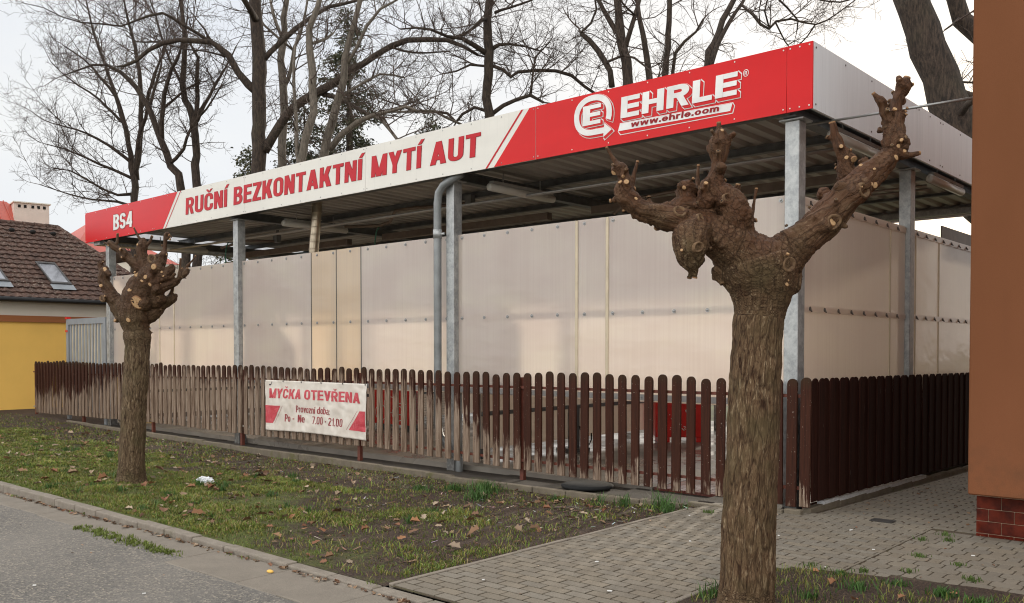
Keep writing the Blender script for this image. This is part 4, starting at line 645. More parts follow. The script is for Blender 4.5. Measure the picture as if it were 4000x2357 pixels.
def put(b, pieces, fn, d=0.0, step=.00012, y0=0.0):
    """pieces -> flat faces; fn maps (x, z) to the sheet, y0 is the height off it"""
    for q in pieces:
        _lay[0] += 1; yy = y0 + (_lay[0] % 14) * step
        if q[0] == 'p':
            b.poly([fn(x, z, yy) for x, z in _off(q[1], d)])
        else:
            _, cx, cy, rx, ry, a0, a1, wx, wy = q; n = max(6, int(abs(a1 - a0) / 12)); e = 1 / 1.12
            def sp(a, X, Y):
                ca, sa = math.cos(a), math.sin(a); return (math.copysign(abs(ca) ** e, ca) * X, math.copysign(abs(sa) ** e, sa) * Y)
            ex = d / max(rx, .05) * 57 if d else 0
            for k in range(n):
                u, v = math.radians(a0 - ex + (a1 - a0 + 2 * ex) * k / n), math.radians(a0 - ex + (a1 - a0 + 2 * ex) * (k + 1) / n)
                o0, o1 = sp(u, rx + d, ry + d), sp(v, rx + d, ry + d); i0, i1 = sp(u, rx - wx - d, ry - wy - d), sp(v, rx - wx - d, ry - wy - d)
                b.poly([fn(cx + p[0], cy + p[1], yy) for p in (o0, o1, i1, i0)])
def layout(text, W_=.56, t=.17, h=.145, gap=.07, widths=None):
    out = []; x = 0
    for ch in text:
        g, w = glyph(ch, W_, t, h); out.append((x, g)); x += w + (gap if ch != ' ' else 0)
    return out, x - gap
def text_on(b, text, x0, x1, z0, z1, shear=0.0, d=0.0, y0=-.004, plane=None, fnz=None, **kw):
    """fit one line of text between x0..x1 on a sheet facing -Y; d grows the strokes (metres)"""
    gl, tot = layout(text, **kw); H = z1 - z0; sx = (x1 - x0 - shear * H) / tot
    for gx, pcs in gl:
        def mp(p):
            return p
        q2 = []
        for q in pcs:      # scale the pieces to metres first so that growth is even
            if q[0] == 'p': q2.append(('p', [((gx + x) * sx, z * H) for x, z in q[1]]))
            else: q2.append(('a', (gx + q[1]) * sx, q[2] * H, q[3] * sx, q[4] * H, q[5], q[6], q[7] * sx, q[8] * H))
        fn = plane or (lambda x, z, yy: (x0 + x + shear * z, y0 - yy, z0 + z))
        put(b, q2, fn, d)
# ------------------------------------------------------------------ the car wash
CW = thing('car_wash', (-8.2, 4.0, 0), 'open car wash with flat roof, red and white sign band and milky plastic walls', 'car wash')
ZB, ZT, XL, D = 3.927, 4.573, -16.44, 8.6
posts = [(-.275, .155), (-5.165, .17), (-10.6, .19), (-15.71, .21)]
for x, w in posts:
    for y in (.23, 3.55, 7.6):
        if y == 3.55 and x < -.5: continue
        b = MB(); hw = .075; yy0 = y - .08; z0 = -.3
        if y == .23:   # box section: front flange, web, rear
            b.box(x - hw, x + hw, yy0, yy0 + .16, z0, 3.88)
        else: b.box(x - hw, x + hw, yy0, yy0 + .16, z0, 3.88)
        b.box(x - .13, x + .13, yy0 - .03, yy0 + .20, 3.88, 3.90)
        bevel(b.build('post', M['galv'], CW), .006)
# roof sheet: trapezoid ribs running front to back
b = MB(); x = -15.85; prof = []
while x < -.06:
    prof += [(x, 0), (x + .10, 0), (x + .135, .045), (x + .215, .045)]; x += .25
def roofz(y): return 4.19 - .012 * (y - .1)
for (xa, za), (xb, zb) in zip(prof, prof[1:]):
    if xb > -.03: break
    b.poly([(xa, .05, roofz(.05) + za), (xa, D - .05, roofz(D) + za), (xb, D - .05, roofz(D) + zb), (xb, .05, roofz(.05) + zb)])
rs = b.build('roof_sheet', M['roof'], CW)
sm = rs.modifiers.new('thickness', 'SOLIDIFY'); sm.thickness = .004
# beams front-to-back on the posts, purlins along
def ibeam(b, p0, p1, h, w, axis):
    t = .012
    (x0, y0, z), (x1, y1, _) = p0, p1
    if axis == 'y':
        for zz in (z, z + h - t): b.box(x0 - w / 2, x0 + w / 2, y0, y1, zz, zz + t)
        b.box(x0 - t / 2, x0 + t / 2, y0, y1, z + t, z + h - t)
    else:
        for zz in (z, z + h - t): b.box(x0, x1, y0 - w / 2, y0 + w / 2, zz, zz + t)
        b.box(x0, x1, y0 - t / 2, y0 + t / 2, z + t, z + h - t)
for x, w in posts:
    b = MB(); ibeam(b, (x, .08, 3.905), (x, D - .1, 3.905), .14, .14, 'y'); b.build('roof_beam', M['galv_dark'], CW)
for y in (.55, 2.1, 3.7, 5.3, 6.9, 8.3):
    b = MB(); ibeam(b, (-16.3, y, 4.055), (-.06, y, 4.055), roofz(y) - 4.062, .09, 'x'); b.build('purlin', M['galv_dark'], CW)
for y, z in ((1.3, 3.80), (1.36, 3.80), (4.4, 3.82), (4.6, 3.80)):
    b = MB(); b.tube([(-15.5, y, z), (-.3, y, z)], .016, 8); b.build('conduit', M['pipe_metal'], CW, True)
for x in (-2.8, -7.9, -13.2):     # crane rails the wash arms hang from
    b = MB(); b.box(x - 2.1, x + 2.1, 3.0, 3.12, 3.74, 3.86); b.build('arm_rail', M['boom'], CW)
# fascia: aluminium composite sheets on a frame
seams = [0.0, -.265, -3.5, -6.785, -10.04, -13.3, XL]
fasc = []
for x1, x0 in zip(seams, seams[1:]):
    b = MB(); red = x1 > -3.4 or x1 < -13.2
    b.box(x0 + .0025, x1 - .0025, 0, .02, ZB, ZT)
    n = max(2, round((x1 - x0) / .54)); s_ = MB()
    for i in range(n + 1):
        xx = x0 + .035 + (x1 - x0 - .07) * i / n
        for zz in (ZB + .035, ZT - .03): s_.sphere((xx, -.002, zz), .0085, 8, 4, (1, .5, 1))
    f = b.build('fascia_panel', M['sign_red' if red else 'sign_white'], CW, extra=[(s_, M['sign_white' if red else 'screw'])]); fasc.append(f)
def on_front(b, pts, yo): b.poly([(x, -yo, z) for x, z in pts])
f0, f1, f2, f3, f4, f5 = fasc
b = MB(); on_front(b, [(-4.20, ZB + .001), (-3.502, ZB + .001), (-3.502, ZT - .001), (-3.60, ZT - .001)], .003); b.build('red_corner', M['sign_red'], f2)
b = MB(); on_front(b, [(-4.352, ZB + .001), (-4.315, ZB + .001), (-3.70, ZT - .001), (-3.737, ZT - .001)], .003); b.build('stripe', M['letter_red'], f2)
b = MB(); on_front(b, [(-13.298, ZB + .001), (-12.93, ZB + .001), (-12.35, ZT - .001), (-13.298, ZT - .001)], .003); b.build('red_corner', M['sign_red'], f4)
b = MB(); on_front(b, [(-12.845, ZB + .001), (-12.815, ZB + .001), (-12.215, ZT - .001), (-12.245, ZT - .001)], .003); b.build('stripe', M['letter_red'], f4)
KW = dict(W_=.54, t=.182, h=.15, gap=.072)
for word, xa, xb in (('RUČNÍ', -12.05, -10.59), ('BEZKONTAKTNÍ', -10.39, -6.85), ('MYTÍ', -6.65, -5.56), ('AUT', -5.39, -4.43)):
    w1 = MB(); text_on(w1, word, xa, xb, 4.108, 4.408, .065, .0045, -.003, **KW); w1.build('letter_edge', M['letter_dark_red'], f3)
    w2 = MB(); text_on(w2, word, xa, xb, 4.108, 4.408, .065, 0, -.0055, **KW); w2.build('lettering', M['letter_red'], f3)
for dd, mm, yo in ((.014, 'letter_dark_red', -.003), (0, 'white_paint', -.0055)):
    w = MB(); text_on(w, 'BS4', -15.06, -14.19, 4.085, 4.40, .05, dd, yo, W_=.56, t=.2, h=.17, gap=.05); w.build('lettering', M[mm], f5)
# block letters with an open shaded side: outline, red side, white face
def block(word, xa, xb, za, zb, sh, ex, par, **kw):
    lw = .007
    b = MB()
    for k in range(7):
        text_on(b, word, xa + ex[0] * k / 6, xb + ex[0] * k / 6, za + ex[1] * k / 6, zb + ex[1] * k / 6, sh, lw + .001, -.003 - k * .0003, **kw)
    b.build('letter_outline', M['white_paint'], par)
    b = MB()
    for k in range(7):
        text_on(b, word, xa + ex[0] * k / 6, xb + ex[0] * k / 6, za + ex[1] * k / 6, zb + ex[1] * k / 6, sh, .0, -.0075 - k * .0003, **kw)
    b.build('letter_side', M['sign_red'], par)
    b = MB(); text_on(b, word, xa, xb, za, zb, sh, .005, -.0122, **kw); b.build('letter_edge', M['sign_red'], par)
    b = MB(); text_on(b, word, xa, xb, za, zb, sh, 0, -.0145, **kw); b.build('lettering', M['white_paint'], par)
block('EHRLE', -2.235, -.785, 4.205, 4.44, .055, (.035, -.034), f1, W_=.95, t=.30, h=.22, gap=.12)
b = MB(); on_front(b, [(-2.245, 4.022), (-.842, 4.022), (-.820, 4.098), (-.842, 4.136), (-2.25, 4.158), (-2.278, 4.066)], .003); b.build('plate_outline', M['white_paint'], f1)
b = MB(); on_front(b, [(-2.236, 4.031), (-.850, 4.031), (-.829, 4.098), (-.85, 4.131), (-2.25, 4.15), (-2.268, 4.066)], .0055); b.build('plate_side', M['sign_red'], f1)
b = MB(); on_front(b, [(-2.268, 4.070), (-.872, 4.052), (-.846, 4.128), (-2.246, 4.148)], .008); b.build('plate', M['white_paint'], f1)
b = MB()
fnp = lambda x, z, yy: (-2.10 + x + .15 * z, -.0105 - yy, 4.086 + z - .0128 * x)
text_on(b, 'www.ehrle.com', -2.10, -1.0, 0, .068, .012, 0, plane=fnp, W_=1.0, t=.3, h=.2, gap=.12); b.build('lettering', M['letter_dark_red'], f1)
# ring mark with an arrow tail and an E inside
def ringmark(b, dx, dz, gr, yo, arrow=True):
    put(b, [arc(-2.625 + dx, 4.312 + dz, .272, .232, -22, 282, .075, .066)], lambda x, z, yy: (x, -yo - yy, z), gr)
    g = gr
    put(b, [('p', [(-2.60 + dx, 4.080 + dz), (-2.46 + dx, 4.080 + dz), (-2.46 + dx, 4.146 + dz), (-2.60 + dx, 4.146 + dz)]), ('p', [(-2.475 + dx, 4.035 + dz), (-2.355 + dx, 4.108 + dz), (-2.46 + dx, 4.195 + dz)])], lambda x, z, yy: (x, -yo - yy, z), g)
for gr, yo, mm in ((.008, .003, 'white_paint'), (.0, .0075, 'sign_red')):
    b = MB()
    for k in range(6): ringmark(b, .022 * k / 5, -.026 * k / 5, gr, yo + k * .0003)
    b.build('mark_outline' if gr else 'mark_side', M[mm], f1)
b = MB(); ringmark(b, 0, 0, .005, .0112); b.build('mark_edge', M['sign_red'], f1)
b = MB(); ringmark(b, 0, 0, 0, .0135); b.build('ring_mark', M['white_paint'], f1)
block('E', -2.775, -2.505, 4.205, 4.43, .045, (.03, -.022), f1, W_=1.0, t=.36, h=.2)
b = MB(); put(b, [arc(-.70, 4.405, .030, .036, 0, 360, .006, .006)], lambda x, z, yy: (x, -.004 - yy, z)); text_on(b, 'R', -.714, -.688, 4.387, 4.423, 0, 0, -.004, t=.15); b.build('round_mark', M['white_paint'], f1)
# side fascia (right), left and rear fascia, edge trims
ys = [.0205, 3.05, 4.0, 6.4, D]
for y0, y1 in zip(ys, ys[1:]):
    b = MB(); b.box(-.02, 0, y0 + .002, y1 - .002, ZB, ZT)
    s_ = MB(); n = max(2, round((y1 - y0) / .75))
    for i in range(n + 1):
        yy = y0 + .05 + (y1 - y0 - .1) * i / n
        for zz in (ZB + .05, ZT - .05): s_.sphere((.002, yy, zz), .011, 8, 4, (.5, 1, 1))
    b.build('side_fascia', M['alu'], CW, extra=[(s_, M['screw_dark'])])
b = MB(); b.box(XL, XL + .02, .021, D, ZB, ZT); b.build('side_fascia', M['alu'], CW)
b = MB(); b.box(XL + .02, -.02, D - .02, D, ZB, ZT); b.build('rear_fascia', M['alu'], CW)
b = MB(); b.box(XL + .021, -.021, .021, .05, ZB + .012, ZB + .05); b.box(XL + .021, -.021, .021, .05, ZT - .05, ZT - .012); b.box(-.05, -.021, .051, D - .1, ZB + .012, ZB + .05)
b.box(XL + .3, -.06, .021, .07, 4.02, 4.10); b.build('fascia_frame', M['galv'], CW)
b = MB(); b.box(XL + .022, -.3, D - .22, D - .03, ZB + .03, ZB + .2); b.build('rear_gutter', M['galv'], CW)
b = MB(); b.box(-16.2, -15.9, .08, D - .1, 3.86, 4.02); b.build('end_beam', M['galv'], CW)
# milky wall sheets with clamp rails and screws
def wall(x0, x1, z0=1.0, z1=3.163):
    b = MB(); b.box(x0, x1, .236, .252, z0, z1); b.build('wall_panel', M['poly_backlit' if -8.5 < x0 < -7.5 else 'poly'], CW)
front = [(-15.63, -13.57), (-13.56, -12.98), (-12.97, -10.68), (-10.515, -8.475), (-8.455, -7.815), (-7.795, -7.20), (-7.185, -5.245), (-5.085, -3.06), (-3.03, -2.605), (-2.575, -.355)]
for a, c in front: wall(a, c)
for x in (-3.045, -2.59): b = MB(); b.box(x - .022, x + .022, .222, .2355, 1.0, 3.16); bevel(b.build('joint_profile', M['profile'], CW), .006)
for x in (-8.465, -7.805, -7.1925): b = MB(); b.box(x - .009, x + .009, .234, .256, 1.0, 3.16); b.build('joint_profile', M['dark_frame'], CW)
for x in (-13.565, -12.975): b = MB(); b.box(x - .014, x + .014, .226, .2355, 1.0, 3.16); b.build('joint_profile', M['profile'], CW)
for a, c in ((-15.63, -10.68), (-10.515, -5.245), (-5.085, -.355)):
    b = MB(); b.box(a, c, .2525, .275, 1.985, 2.065); b.build('clamp_rail', M['clear_rail'], CW)
    b = MB(); b.box(a, c, .2525, .275, 3.075, 3.155); r3 = b
    b = MB(); b.box(a, c, .225, .2345, 1.015, 1.085); b.build('bottom_rail', M['clear_rail'], CW)
    n = round((c - a) / .43); s_ = MB()
    for i in range(n + 1):
        xx = a + .07 + (c - a - .14) * i / n
        for zz in (3.115, 2.025, 1.05):
            s_.tube([(xx, .236, zz), (xx, .229, zz)], .022, 10); s_.sphere((xx, .228, zz), .012, 8, 4, (1, .8, 1))
    r3.build('clamp_rail', M['clear_rail'], CW, extra=[(s_, M['screw'])])
SX = -.27
sy = [(.315, 2.905), (2.925, 3.46), (3.64, 3.845), (3.86, 4.82), (4.84, 6.47), (6.49, 7.5)]
for a, c in sy:
    b = MB(); b.box(SX - .008, SX + .008, a, c, .08, 3.163); b.build('wall_panel', M['poly'], CW)
for y in (2.915, 3.8525, 4.83, 6.48): b = MB(); b.box(SX + .0085, SX + .018, y - .016, y + .016, .25, 3.16); b.build('joint_profile', M['profile'], CW)
b = MB()
for zz in (1.985, 3.075, .9):
    b.box(SX + .009, SX + .020, .32, 3.46, zz, zz + .07); b.box(SX + .009, SX + .020, 3.64, 7.5, zz, zz + .07)
s_ = MB(); y = .55
while y < 7.4:
    for zz in (3.11, 2.02): s_.tube([(SX + .02, y, zz), (SX + .028, y, zz)], .022, 8); s_.tube([(SX + .028, y, zz), (SX + .045, y - .01, zz - .03)], .008, 6)
    y += .37
b.build('clamp_rail', M['poly'], CW, extra=[(s_, M['screw_dark'])])
# bay partitions
for x, y0, y1 in ((-5.3, .9, 5.3), (-10.6, 1.0, 6.6), (-15.7, .4, 7.4)):
    b = MB(); b.box(x - .008, x + .008, y0, y1, .16, 3.0); b.build('partition_panel', M['poly'], CW)
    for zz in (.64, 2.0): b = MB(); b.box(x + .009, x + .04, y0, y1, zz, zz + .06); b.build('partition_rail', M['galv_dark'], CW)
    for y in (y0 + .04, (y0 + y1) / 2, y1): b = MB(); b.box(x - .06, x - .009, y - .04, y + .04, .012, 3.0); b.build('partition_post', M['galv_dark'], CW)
b = MB(); b.box(-.35, -.33, 5.2, 8.5, 2.9, 3.36); b.build('rear_board', M['boom'], CW)
# strip lights
for x, y0, z, ww in ((-4.82, .55, 3.83, .055), (-9.95, .69, 3.83, .055), (-15.2, .79, 3.83, .055), (-.125, .75, 3.83, .055), (-.125, 3.95, 3.83, .055)):
    b = MB(); b.box(x - .04, x + .04, y0 + .06, y0 + 1.36, z + .045, z + .085); L1 = b.build('strip_light', M['lamp_body'], CW)
    b = MB(); b.tube([(x, y0, z), (x, y0 + .02, z), (x, y0 + 1.40, z), (x, y0 + 1.42, z)], [.035, ww, ww, .035], 12); b.build('diffuser', M['lamp'], L1, True)
    b = MB(); b.tube([(x, y0 + .3, z + .08), (x, y0 + .3, 4.06)], .008, 6); b.tube([(x, y0 + 1.1, z + .08), (x, y0 + 1.1, 4.06)], .008, 6); b.build('hanger', M['pipe_metal'], L1)
# wash arms under the roof
for pts in ([(-9.35, 1.6, 3.80), (-8.75, 1.9, 3.80), (-8.4, 1.85, 3.83), (-8.1, 1.7, 3.97), (-7.7, 1.75, 3.98), (-6.6, 2.0, 3.97)], [(-13.4, 1.5, 3.72), (-12.9, 1.8, 3.86), (-12.4, 2.2, 3.84)], [(-3.9, 2.2, 3.55), (-3.6, 2.2, 3.72), (-3.0, 2.4, 3.80), (-2.6, 2.5, 3.86)], [(-8.3, 4.2, 3.45), (-8.0, 4.2, 3.52), (-7.6, 4.3, 3.50), (-7.45, 4.3, 3.30)]):
    b = MB(); b.tube(pts, .028, 8); a_ = b.build('wash_arm', M['boom'], CW, True)
    b = MB(); p = pts[-1]; b.box(p[0] - .07, p[0] + .07, p[1] - .05, p[1] + .05, p[2] - .03, p[2] + .13); b.tube([p, (p[0] + .02, p[1], 4.07)], .03, 8); b.build('swivel', M['galv_dark'], a_)
for x, y, z0 in ((-13.05, 1.4, 3.0), (-9.0, 2.0, 3.0)):
    b = MB(); b.tube([(x + .12, y, 3.8), (x + .04, y, 3.72), (x, y, 3.55), (x, y, z0)], .012, 6); b.build('hose', M['green_hose'], CW, True)
# flue with a cap above the roof
b = MB(); b.tube([(-9.46, 1, 2.2), (-9.46, 1, 3.35), (-9.40, 1, 3.75), (-9.36, 1, 4.1), (-9.36, 1, 4.78)], .088, 16)
for k in range(9): b.tube([(-9.46 + .1 * clamp((k - 2) / 5), 1, 3.1 + k * .125), (-9.46 + .1 * clamp((k - 2) / 5), 1.0, 3.112 + k * .125)], .0925, 16)
fl = b.build('flue_pipe', M['duct'], CW, True)
b = MB(); b.tube([(-9.36, 1, 4.70), (-9.36, 1, 4.735), (-9.36, 1, 4.765)], [.13, .15, .13], 20); b.build('flue_cap', M['alu'], fl, True)
# rain pipe at the second post
b = MB(); b.tube([(-4.90, .12, 3.955), (-5.06, .10, 3.90), (-5.22, .08, 3.83), (-5.31, .08, 3.74), (-5.335, .08, 3.60), (-5.335, .08, .55), (-5.31, .10, .40), (-5.15, .14, .22), (-5.0, .16, .10), (-5.0, .16, -.2)], .054, 16)
dp = b.build('downpipe', M['zinc_pipe'], CW, True)
b = MB(); b.tube([(-5.335, .08, 3.12), (-5.335, .08, 3.24)], .062, 16); b.box(-5.28, -5.2, .07, .09, 3.16, 3.19); b.build('pipe_clamp', M['galv'], dp, True)

# ------------------------------------------------------------------ things in the bays
vc = thing('vacuum_cabinet', (-4.35, 4.85, .012), 'red vacuum cabinet with white spray symbol standing low behind the dark pickets', 'vacuum cabinet')
def rot2(b, c, a):
    for i, (x, y, z) in enumerate(b.v): b.v[i] = (c[0] + (x - c[0]) * math.cos(a) - (y - c[1]) * math.sin(a), c[1] + (x - c[0]) * math.sin(a) + (y - c[1]) * math.cos(a), z)
A_ = math.radians(40); c0 = (-4.35, 4.85)
b = MB(); b.box(-4.80, -3.86, 4.87, 5.4, .10, .74); rot2(b, c0, A_); bevel(b.build('body', M['red_plastic'], vc), .012)
b = MB(); b.box(-4.83, -3.83, 4.84, 5.43, .742, .775); rot2(b, c0, A_); bevel(b.build('lid', M['clear_rail'], vc), .006)
b = MB()
for x in (-4.75, -4.1): b.box(x, x + .2, 4.90, 5.3, .013, .098)
rot2(b, c0, A_); b.build('foot', M['red_plastic'], vc)
b = MB()
for k in range(60): b.sphere((-4.46 + R.gauss(0, .045) + .12 * (k % 3 == 0), 4.867, .22 + .38 * R.random() * (1 if k % 3 else .3)), .008, 6, 4, (1, .2, 1))
b.poly([(-4.28, 4.866, .55), (-4.2, 4.866, .47), (-4.12, 4.866, .25), (-4.2, 4.866, .23)]); b.tube([(-4.27, 4.866, .58), (-4.25, 4.866, .54)], .035, 10)
rot2(b, c0, A_); b.build('symbol', M['white_paint'], vc)
bc = thing('brush_cabinet', (-9.77, 3.1, .012), 'red cabinet printed with pale overlapping rings, low behind the weathered pickets', 'cabinet')
b = MB(); b.box(-10.3, -9.24, 3.0, 3.4, .14, .80); bevel(b.build('body', M['red_plastic'], bc), .008)
b = MB()
for x in (-10.25, -9.38): b.box(x, x + .08, 3.05, 3.35, .013, .138)
b.build('foot', M['dark_frame'], bc)
b = MB()
for cx, cz, r in ((-10.05, .36, .17), (-9.78, .52, .18), (-9.55, .36, .17), (-9.3 - .16, .45, .13)): put(b, [arc(cx, cz, r, r * .9, 0, 360, .012, .012)], lambda x, z, yy: (x, 2.997 - yy, z))
b.build('symbol', M['white_paint'], bc)
ms = thing('mesh_screen', (-8.75, 3.1, .012), 'grey wire mesh screen beside the ringed red cabinet', 'mesh screen')
b = MB()
for k in range(28): b.tube([(-9.15 + k * .03, 3.1, .1), (-9.15 + k * .03, 3.1, .78)], .004, 4)
for k in range(22): b.tube([(-9.15, 3.1, .1 + k * .031), (-8.32, 3.1, .1 + k * .031)], .004, 4)
b.build('mesh', M['silver_mesh'], ms)
b = MB(); b.box(-9.19, -9.155, 3.08, 3.12, .012, .84); b.box(-8.31, -8.27, 3.08, 3.12, .012, .84); b.build('frame', M['dark_frame'], ms)
b = MB(); b.box(-9.2, -8.26, 3.07, 3.13, .842, .90); b.build('top_bar', M['red_plastic'], ms)
pc = thing('pump_stand', (-5.0, 2.7, .012), 'black pump stand with cable on the wet bay floor', 'pump')
b = MB(); b.box(-5.05, -4.92, 2.6, 2.75, .012, .72); bevel(b.build('column', M['dark_frame'], pc), .01)
b = MB(); b.box(-5.2, -4.8, 2.5, 2.85, .013, .06); b.build('base_plate', M['dark_frame'], pc)
b = MB(); b.tube([(-4.9, 2.7, .4), (-4.8, 2.72, .2), (-4.74, 2.75, .12), (-4.7, 2.75, .2), (-4.7, 2.75, .3)], .012, 6); b.build('cable', M['black_rubber'], pc, True)
b = MB(); b.tube([(-2.68, -.03, -.012), (-2.68, -.03, .012), (-2.68, -.03, .028), (-2.68, -.03, .03)], [.30, .31, .27, .02], 28)
tag(b.build('rubber_disc', M['black_rubber'], None, True, (-2.68, -.03, 0)), 'flat black rubber disc lying on the strip under the dark pickets', 'rubber disc')

# ------------------------------------------------------------------ picket fence along the front, one thing per bay between its posts
def top_z(x): return 1.318 + .012 * math.sin(x * 1.7)
def bot_z(x): return interp(x, [(-19.5, .08), (-13.4, .16), (-9.7, .145), (-6.4, .165), (-4, .10), (-1, .06), (0, .055)])
bays = [(-.52, .0, 'short dark brown fence end behind the big pollard trunk'), (-3.77, -.52, 'dark brown picket fence bay with barely worn tips, left of the big pollard trunk'),
        (-7.02, -3.77, 'half worn picket fence bay in front of the rain pipe, brown above and pale below'), (-10.27, -7.02, 'grey weathered picket fence bay behind the white banner'),
        (-13.52, -10.27, 'grey weathered picket fence bay with crooked pickets right of the small pollard'), (-16.77, -13.52, 'pale brown worn picket fence bay behind the small pollard trunk'), (-19.5, -16.77, 'brown picket fence bay in front of the yellow wall')]
xs = [-.035, -.175, -.325, -.47, -.62]; x = -.776
while x > -19.42: xs.append(x); x -= .1777
def picket(x, par, name='picket'):
    z0, z1 = bot_z(x) + R.uniform(-.008, .008), top_z(x) + R.gauss(0, .009); w = .052 * R.uniform(.95, 1.05); lean = R.gauss(0, .006 if x > -9 else .014)
    if -13.5 < x < -10.4 and R.random() < .15: lean += R.choice((-.03, .03)); 
    pr = [(-w, z0), (w, z0), (w, z1 - .055)] + [(w * math.cos(math.radians(a)), z1 - .055 + .055 * math.sin(math.radians(a))) for a in range(15, 180, 15)] + [(-w, z1 - .055)]
    b = MB(); b.prism([(x + px + lean * (pz - 1.1), -.030, pz) for px, pz in pr], (0, .031, 0))
    o = b.build(name, M['picket'], par); recalc(o); bevel(o, .003); return o
for x0, x1, lab in bays:
    fb = thing('picket_fence', ((x0 + x1) / 2, 0, 0), lab, 'fence', 'picket fence bays along the front')
    zr = [interp(x, [(-19.5, 1.06), (-14, 1.045), (-10, 1.10), (-3.7, 1.126), (0, 1.143)]) for x in (x0, x1)]; zl = [interp(x, [(-19.5, .22), (-14, .28), (-8, .27), (-3.5, .205), (0, .235)]) for x in (x0, x1)]
    worn = x1 < -3.9
    for za, zb, mm in ((zr[0], zr[1], 'fence_steel'), (zl[0], zl[1], 'fence_steel_worn' if worn else 'fence_steel')):
        b = MB(); b.prism([(x0 + .004, .003, za - .016), (x0 + .004, .033, za - .016), (x0 + .004, .033, za + .016), (x0 + .004, .003, za + .016)], (x1 - x0 - .008, 0, zb - za)); recalc(b.build('rail', M[mm], fb))
    px = x0 + .005 if x0 > -19 else -19.47
    b = MB(); b.box(px - .03, px + .03, .034, .094, -.3, 1.25); bevel(b.build('post', M['fence_steel'], fb), .004)
    if x1 > -.01: b = MB(); b.box(-.09, -.035, .034, .09, -.3, 1.22); b.build('post', M['fence_steel'], fb)
    for x in xs:
        if x0 <= x < x1: picket(x, fb)
# side fence of overlapping dark boards
sf = thing('board_fence', (0, 4, 0), 'dark brown close boarded fence along the side passage', 'fence')
y = .035; k = 0
while y < 8.2:
    z0, z1 = .105 - .0195 * y, 1.318 - .008 * y; w = .072
    pr = [(-w, z0), (w, z0), (w, z1 - .05)] + [(w * math.cos(math.radians(a)), z1 - .05 + .05 * math.sin(math.radians(a))) for a in range(20, 180, 20)] + [(-w, z1 - .05)]
    xo = (0.0 if k % 2 else -.0135) + R.uniform(-.001, .001); tl = R.gauss(0, .004)
    b = MB(); b.prism([(xo + .013, y + .064 + py + tl * (pz - .6), pz) for py, pz in pr], (.013, 0, 0)); o = b.build('board', M['board'], sf); recalc(o); bevel(o, .0025)
    y += .1305; k += 1
for z in (.22, 1.12):
    b = MB(); b.prism([(-.04, .05, z - .015), (-.012, .05, z - .015), (-.012, .05, z + .015), (-.04, .05, z + .015)], (0, 8.1, -.12)); recalc(b.build('rail', M['fence_steel'], sf))

# ------------------------------------------------------------------ banner tied to the fence
BX0, BX1, BZ0, BZ1 = -9.375, -6.73, .255, 1.092
def bn(u, v, off=0.0):
    """u,v in metres from the lower left corner -> wrinkled cloth"""
    U, V = u / (BX1 - BX0), v / (BZ1 - BZ0)
    sag = .030 * math.sin(math.pi * U) * (1 - V) * 1.0 + .012 * abs(math.sin(math.pi * U * 5)) * V ** 4
    wv = noise.noise((u * 2.6, v * 3.2, 1)) * .012 + abs(noise.noise((u * 5 + v * 4, v * 5 - u * 3, 5))) * .010 + noise.noise((u * 11, v * 7, 9)) * .0035
    y = -.036 - .006 - wv * 1.3 - .028 * math.sin(math.pi * U) * (1 - V) ** 2 - max(0, (U - .93)) * .18 * (1 - V)
    return (BX0 + u + .012 * noise.noise((v * 2, 3, u)), y - off, BZ0 + v + sag - .018 * (1 - U) * 0 - .012 * V * abs(math.sin(math.pi * U * 5)) )
bnr = thing('banner', (-8.05, -.04, .25), 'creased white vinyl banner with faded red lettering tied to the weathered pickets', 'banner')
b = MB(); nx, ny = 132, 44; i0 = 0
for j in range(ny + 1):
    for i in range(nx + 1): b.v.append(bn((BX1 - BX0) * i / nx, (BZ1 - BZ0) * j / ny))
for j in range(ny):
    for i in range(nx): p = j * (nx + 1) + i; b.f.append((p, p + 1, p + nx + 2, p + nx + 1))
cl = b.build('cloth', M['banner'], bnr, True); mo = cl.modifiers.new('thickness', 'SOLIDIFY'); mo.thickness = .0015
def on_banner(b, name, mat):
    """cut the flat faces finely and lay them on the cloth"""
    me = bpy.data.meshes.new('tmp'); me.from_pydata(b.v, [], b.f); bm = bmesh.new(); bm.from_mesh(me)
    for _ in range(3):
        ed = [e for e in bm.edges if e.calc_length() > .05]
        if not ed: break
        bmesh.ops.subdivide_edges(bm, edges=ed, cuts=1, use_grid_fill=True)
    bmesh.ops.triangulate(bm, faces=[f for f in bm.faces if len(f.verts) > 4])
    nb = MB(); bm.verts.index_update()
    for v in bm.verts: nb.v.append(bn(v.co.x, v.co.z, .0032 - v.co.y))
    for f in bm.faces: nb.f.append(tuple(v.index for v in f.verts))
    bm.free(); bpy.data.meshes.remove(me); return nb.build(name, M[mat], bnr)
# pixel positions measured on the cloth: the lines climb a little toward the left edge
Wd, Hd = BX1 - BX0, BZ1 - BZ0
def line(text, x0, x1, z0, z1, mat, sh=0.0, rise=0.0, **kw):
    b = MB(); fn = lambda x, z, yy: (x0 + x + sh * z, -yy * .6, z0 + z + rise * x); text_on(b, text, x0, x1, 0, z1 - z0, sh, 0, plane=fn, **kw); on_banner(b, 'lettering', mat)
line('MYČKA', .115, 1.03, .545, .705, 'banner_red', .12, 0, W_=.66, t=.22, h=.17, gap=.07)
line('OTEVŘENA', 1.105, 2.51, .545, .705, 'banner_red', .0, 0, W_=.66, t=.22, h=.17, gap=.07)
line('Provozní', .88, 1.405, .325, .44, 'banner_dark_red', 0, 0, W_=.50, t=.15, h=.12, gap=.07)
line('doba:', 1.46, 1.78, .325, .44, 'banner_dark_red', 0, 0, W_=.50, t=.15, h=.12, gap=.07)
line('Po', .57, .735, .16, .285, 'banner_dark_red', 0, 0, W_=.56, t=.18, h=.13, gap=.06)
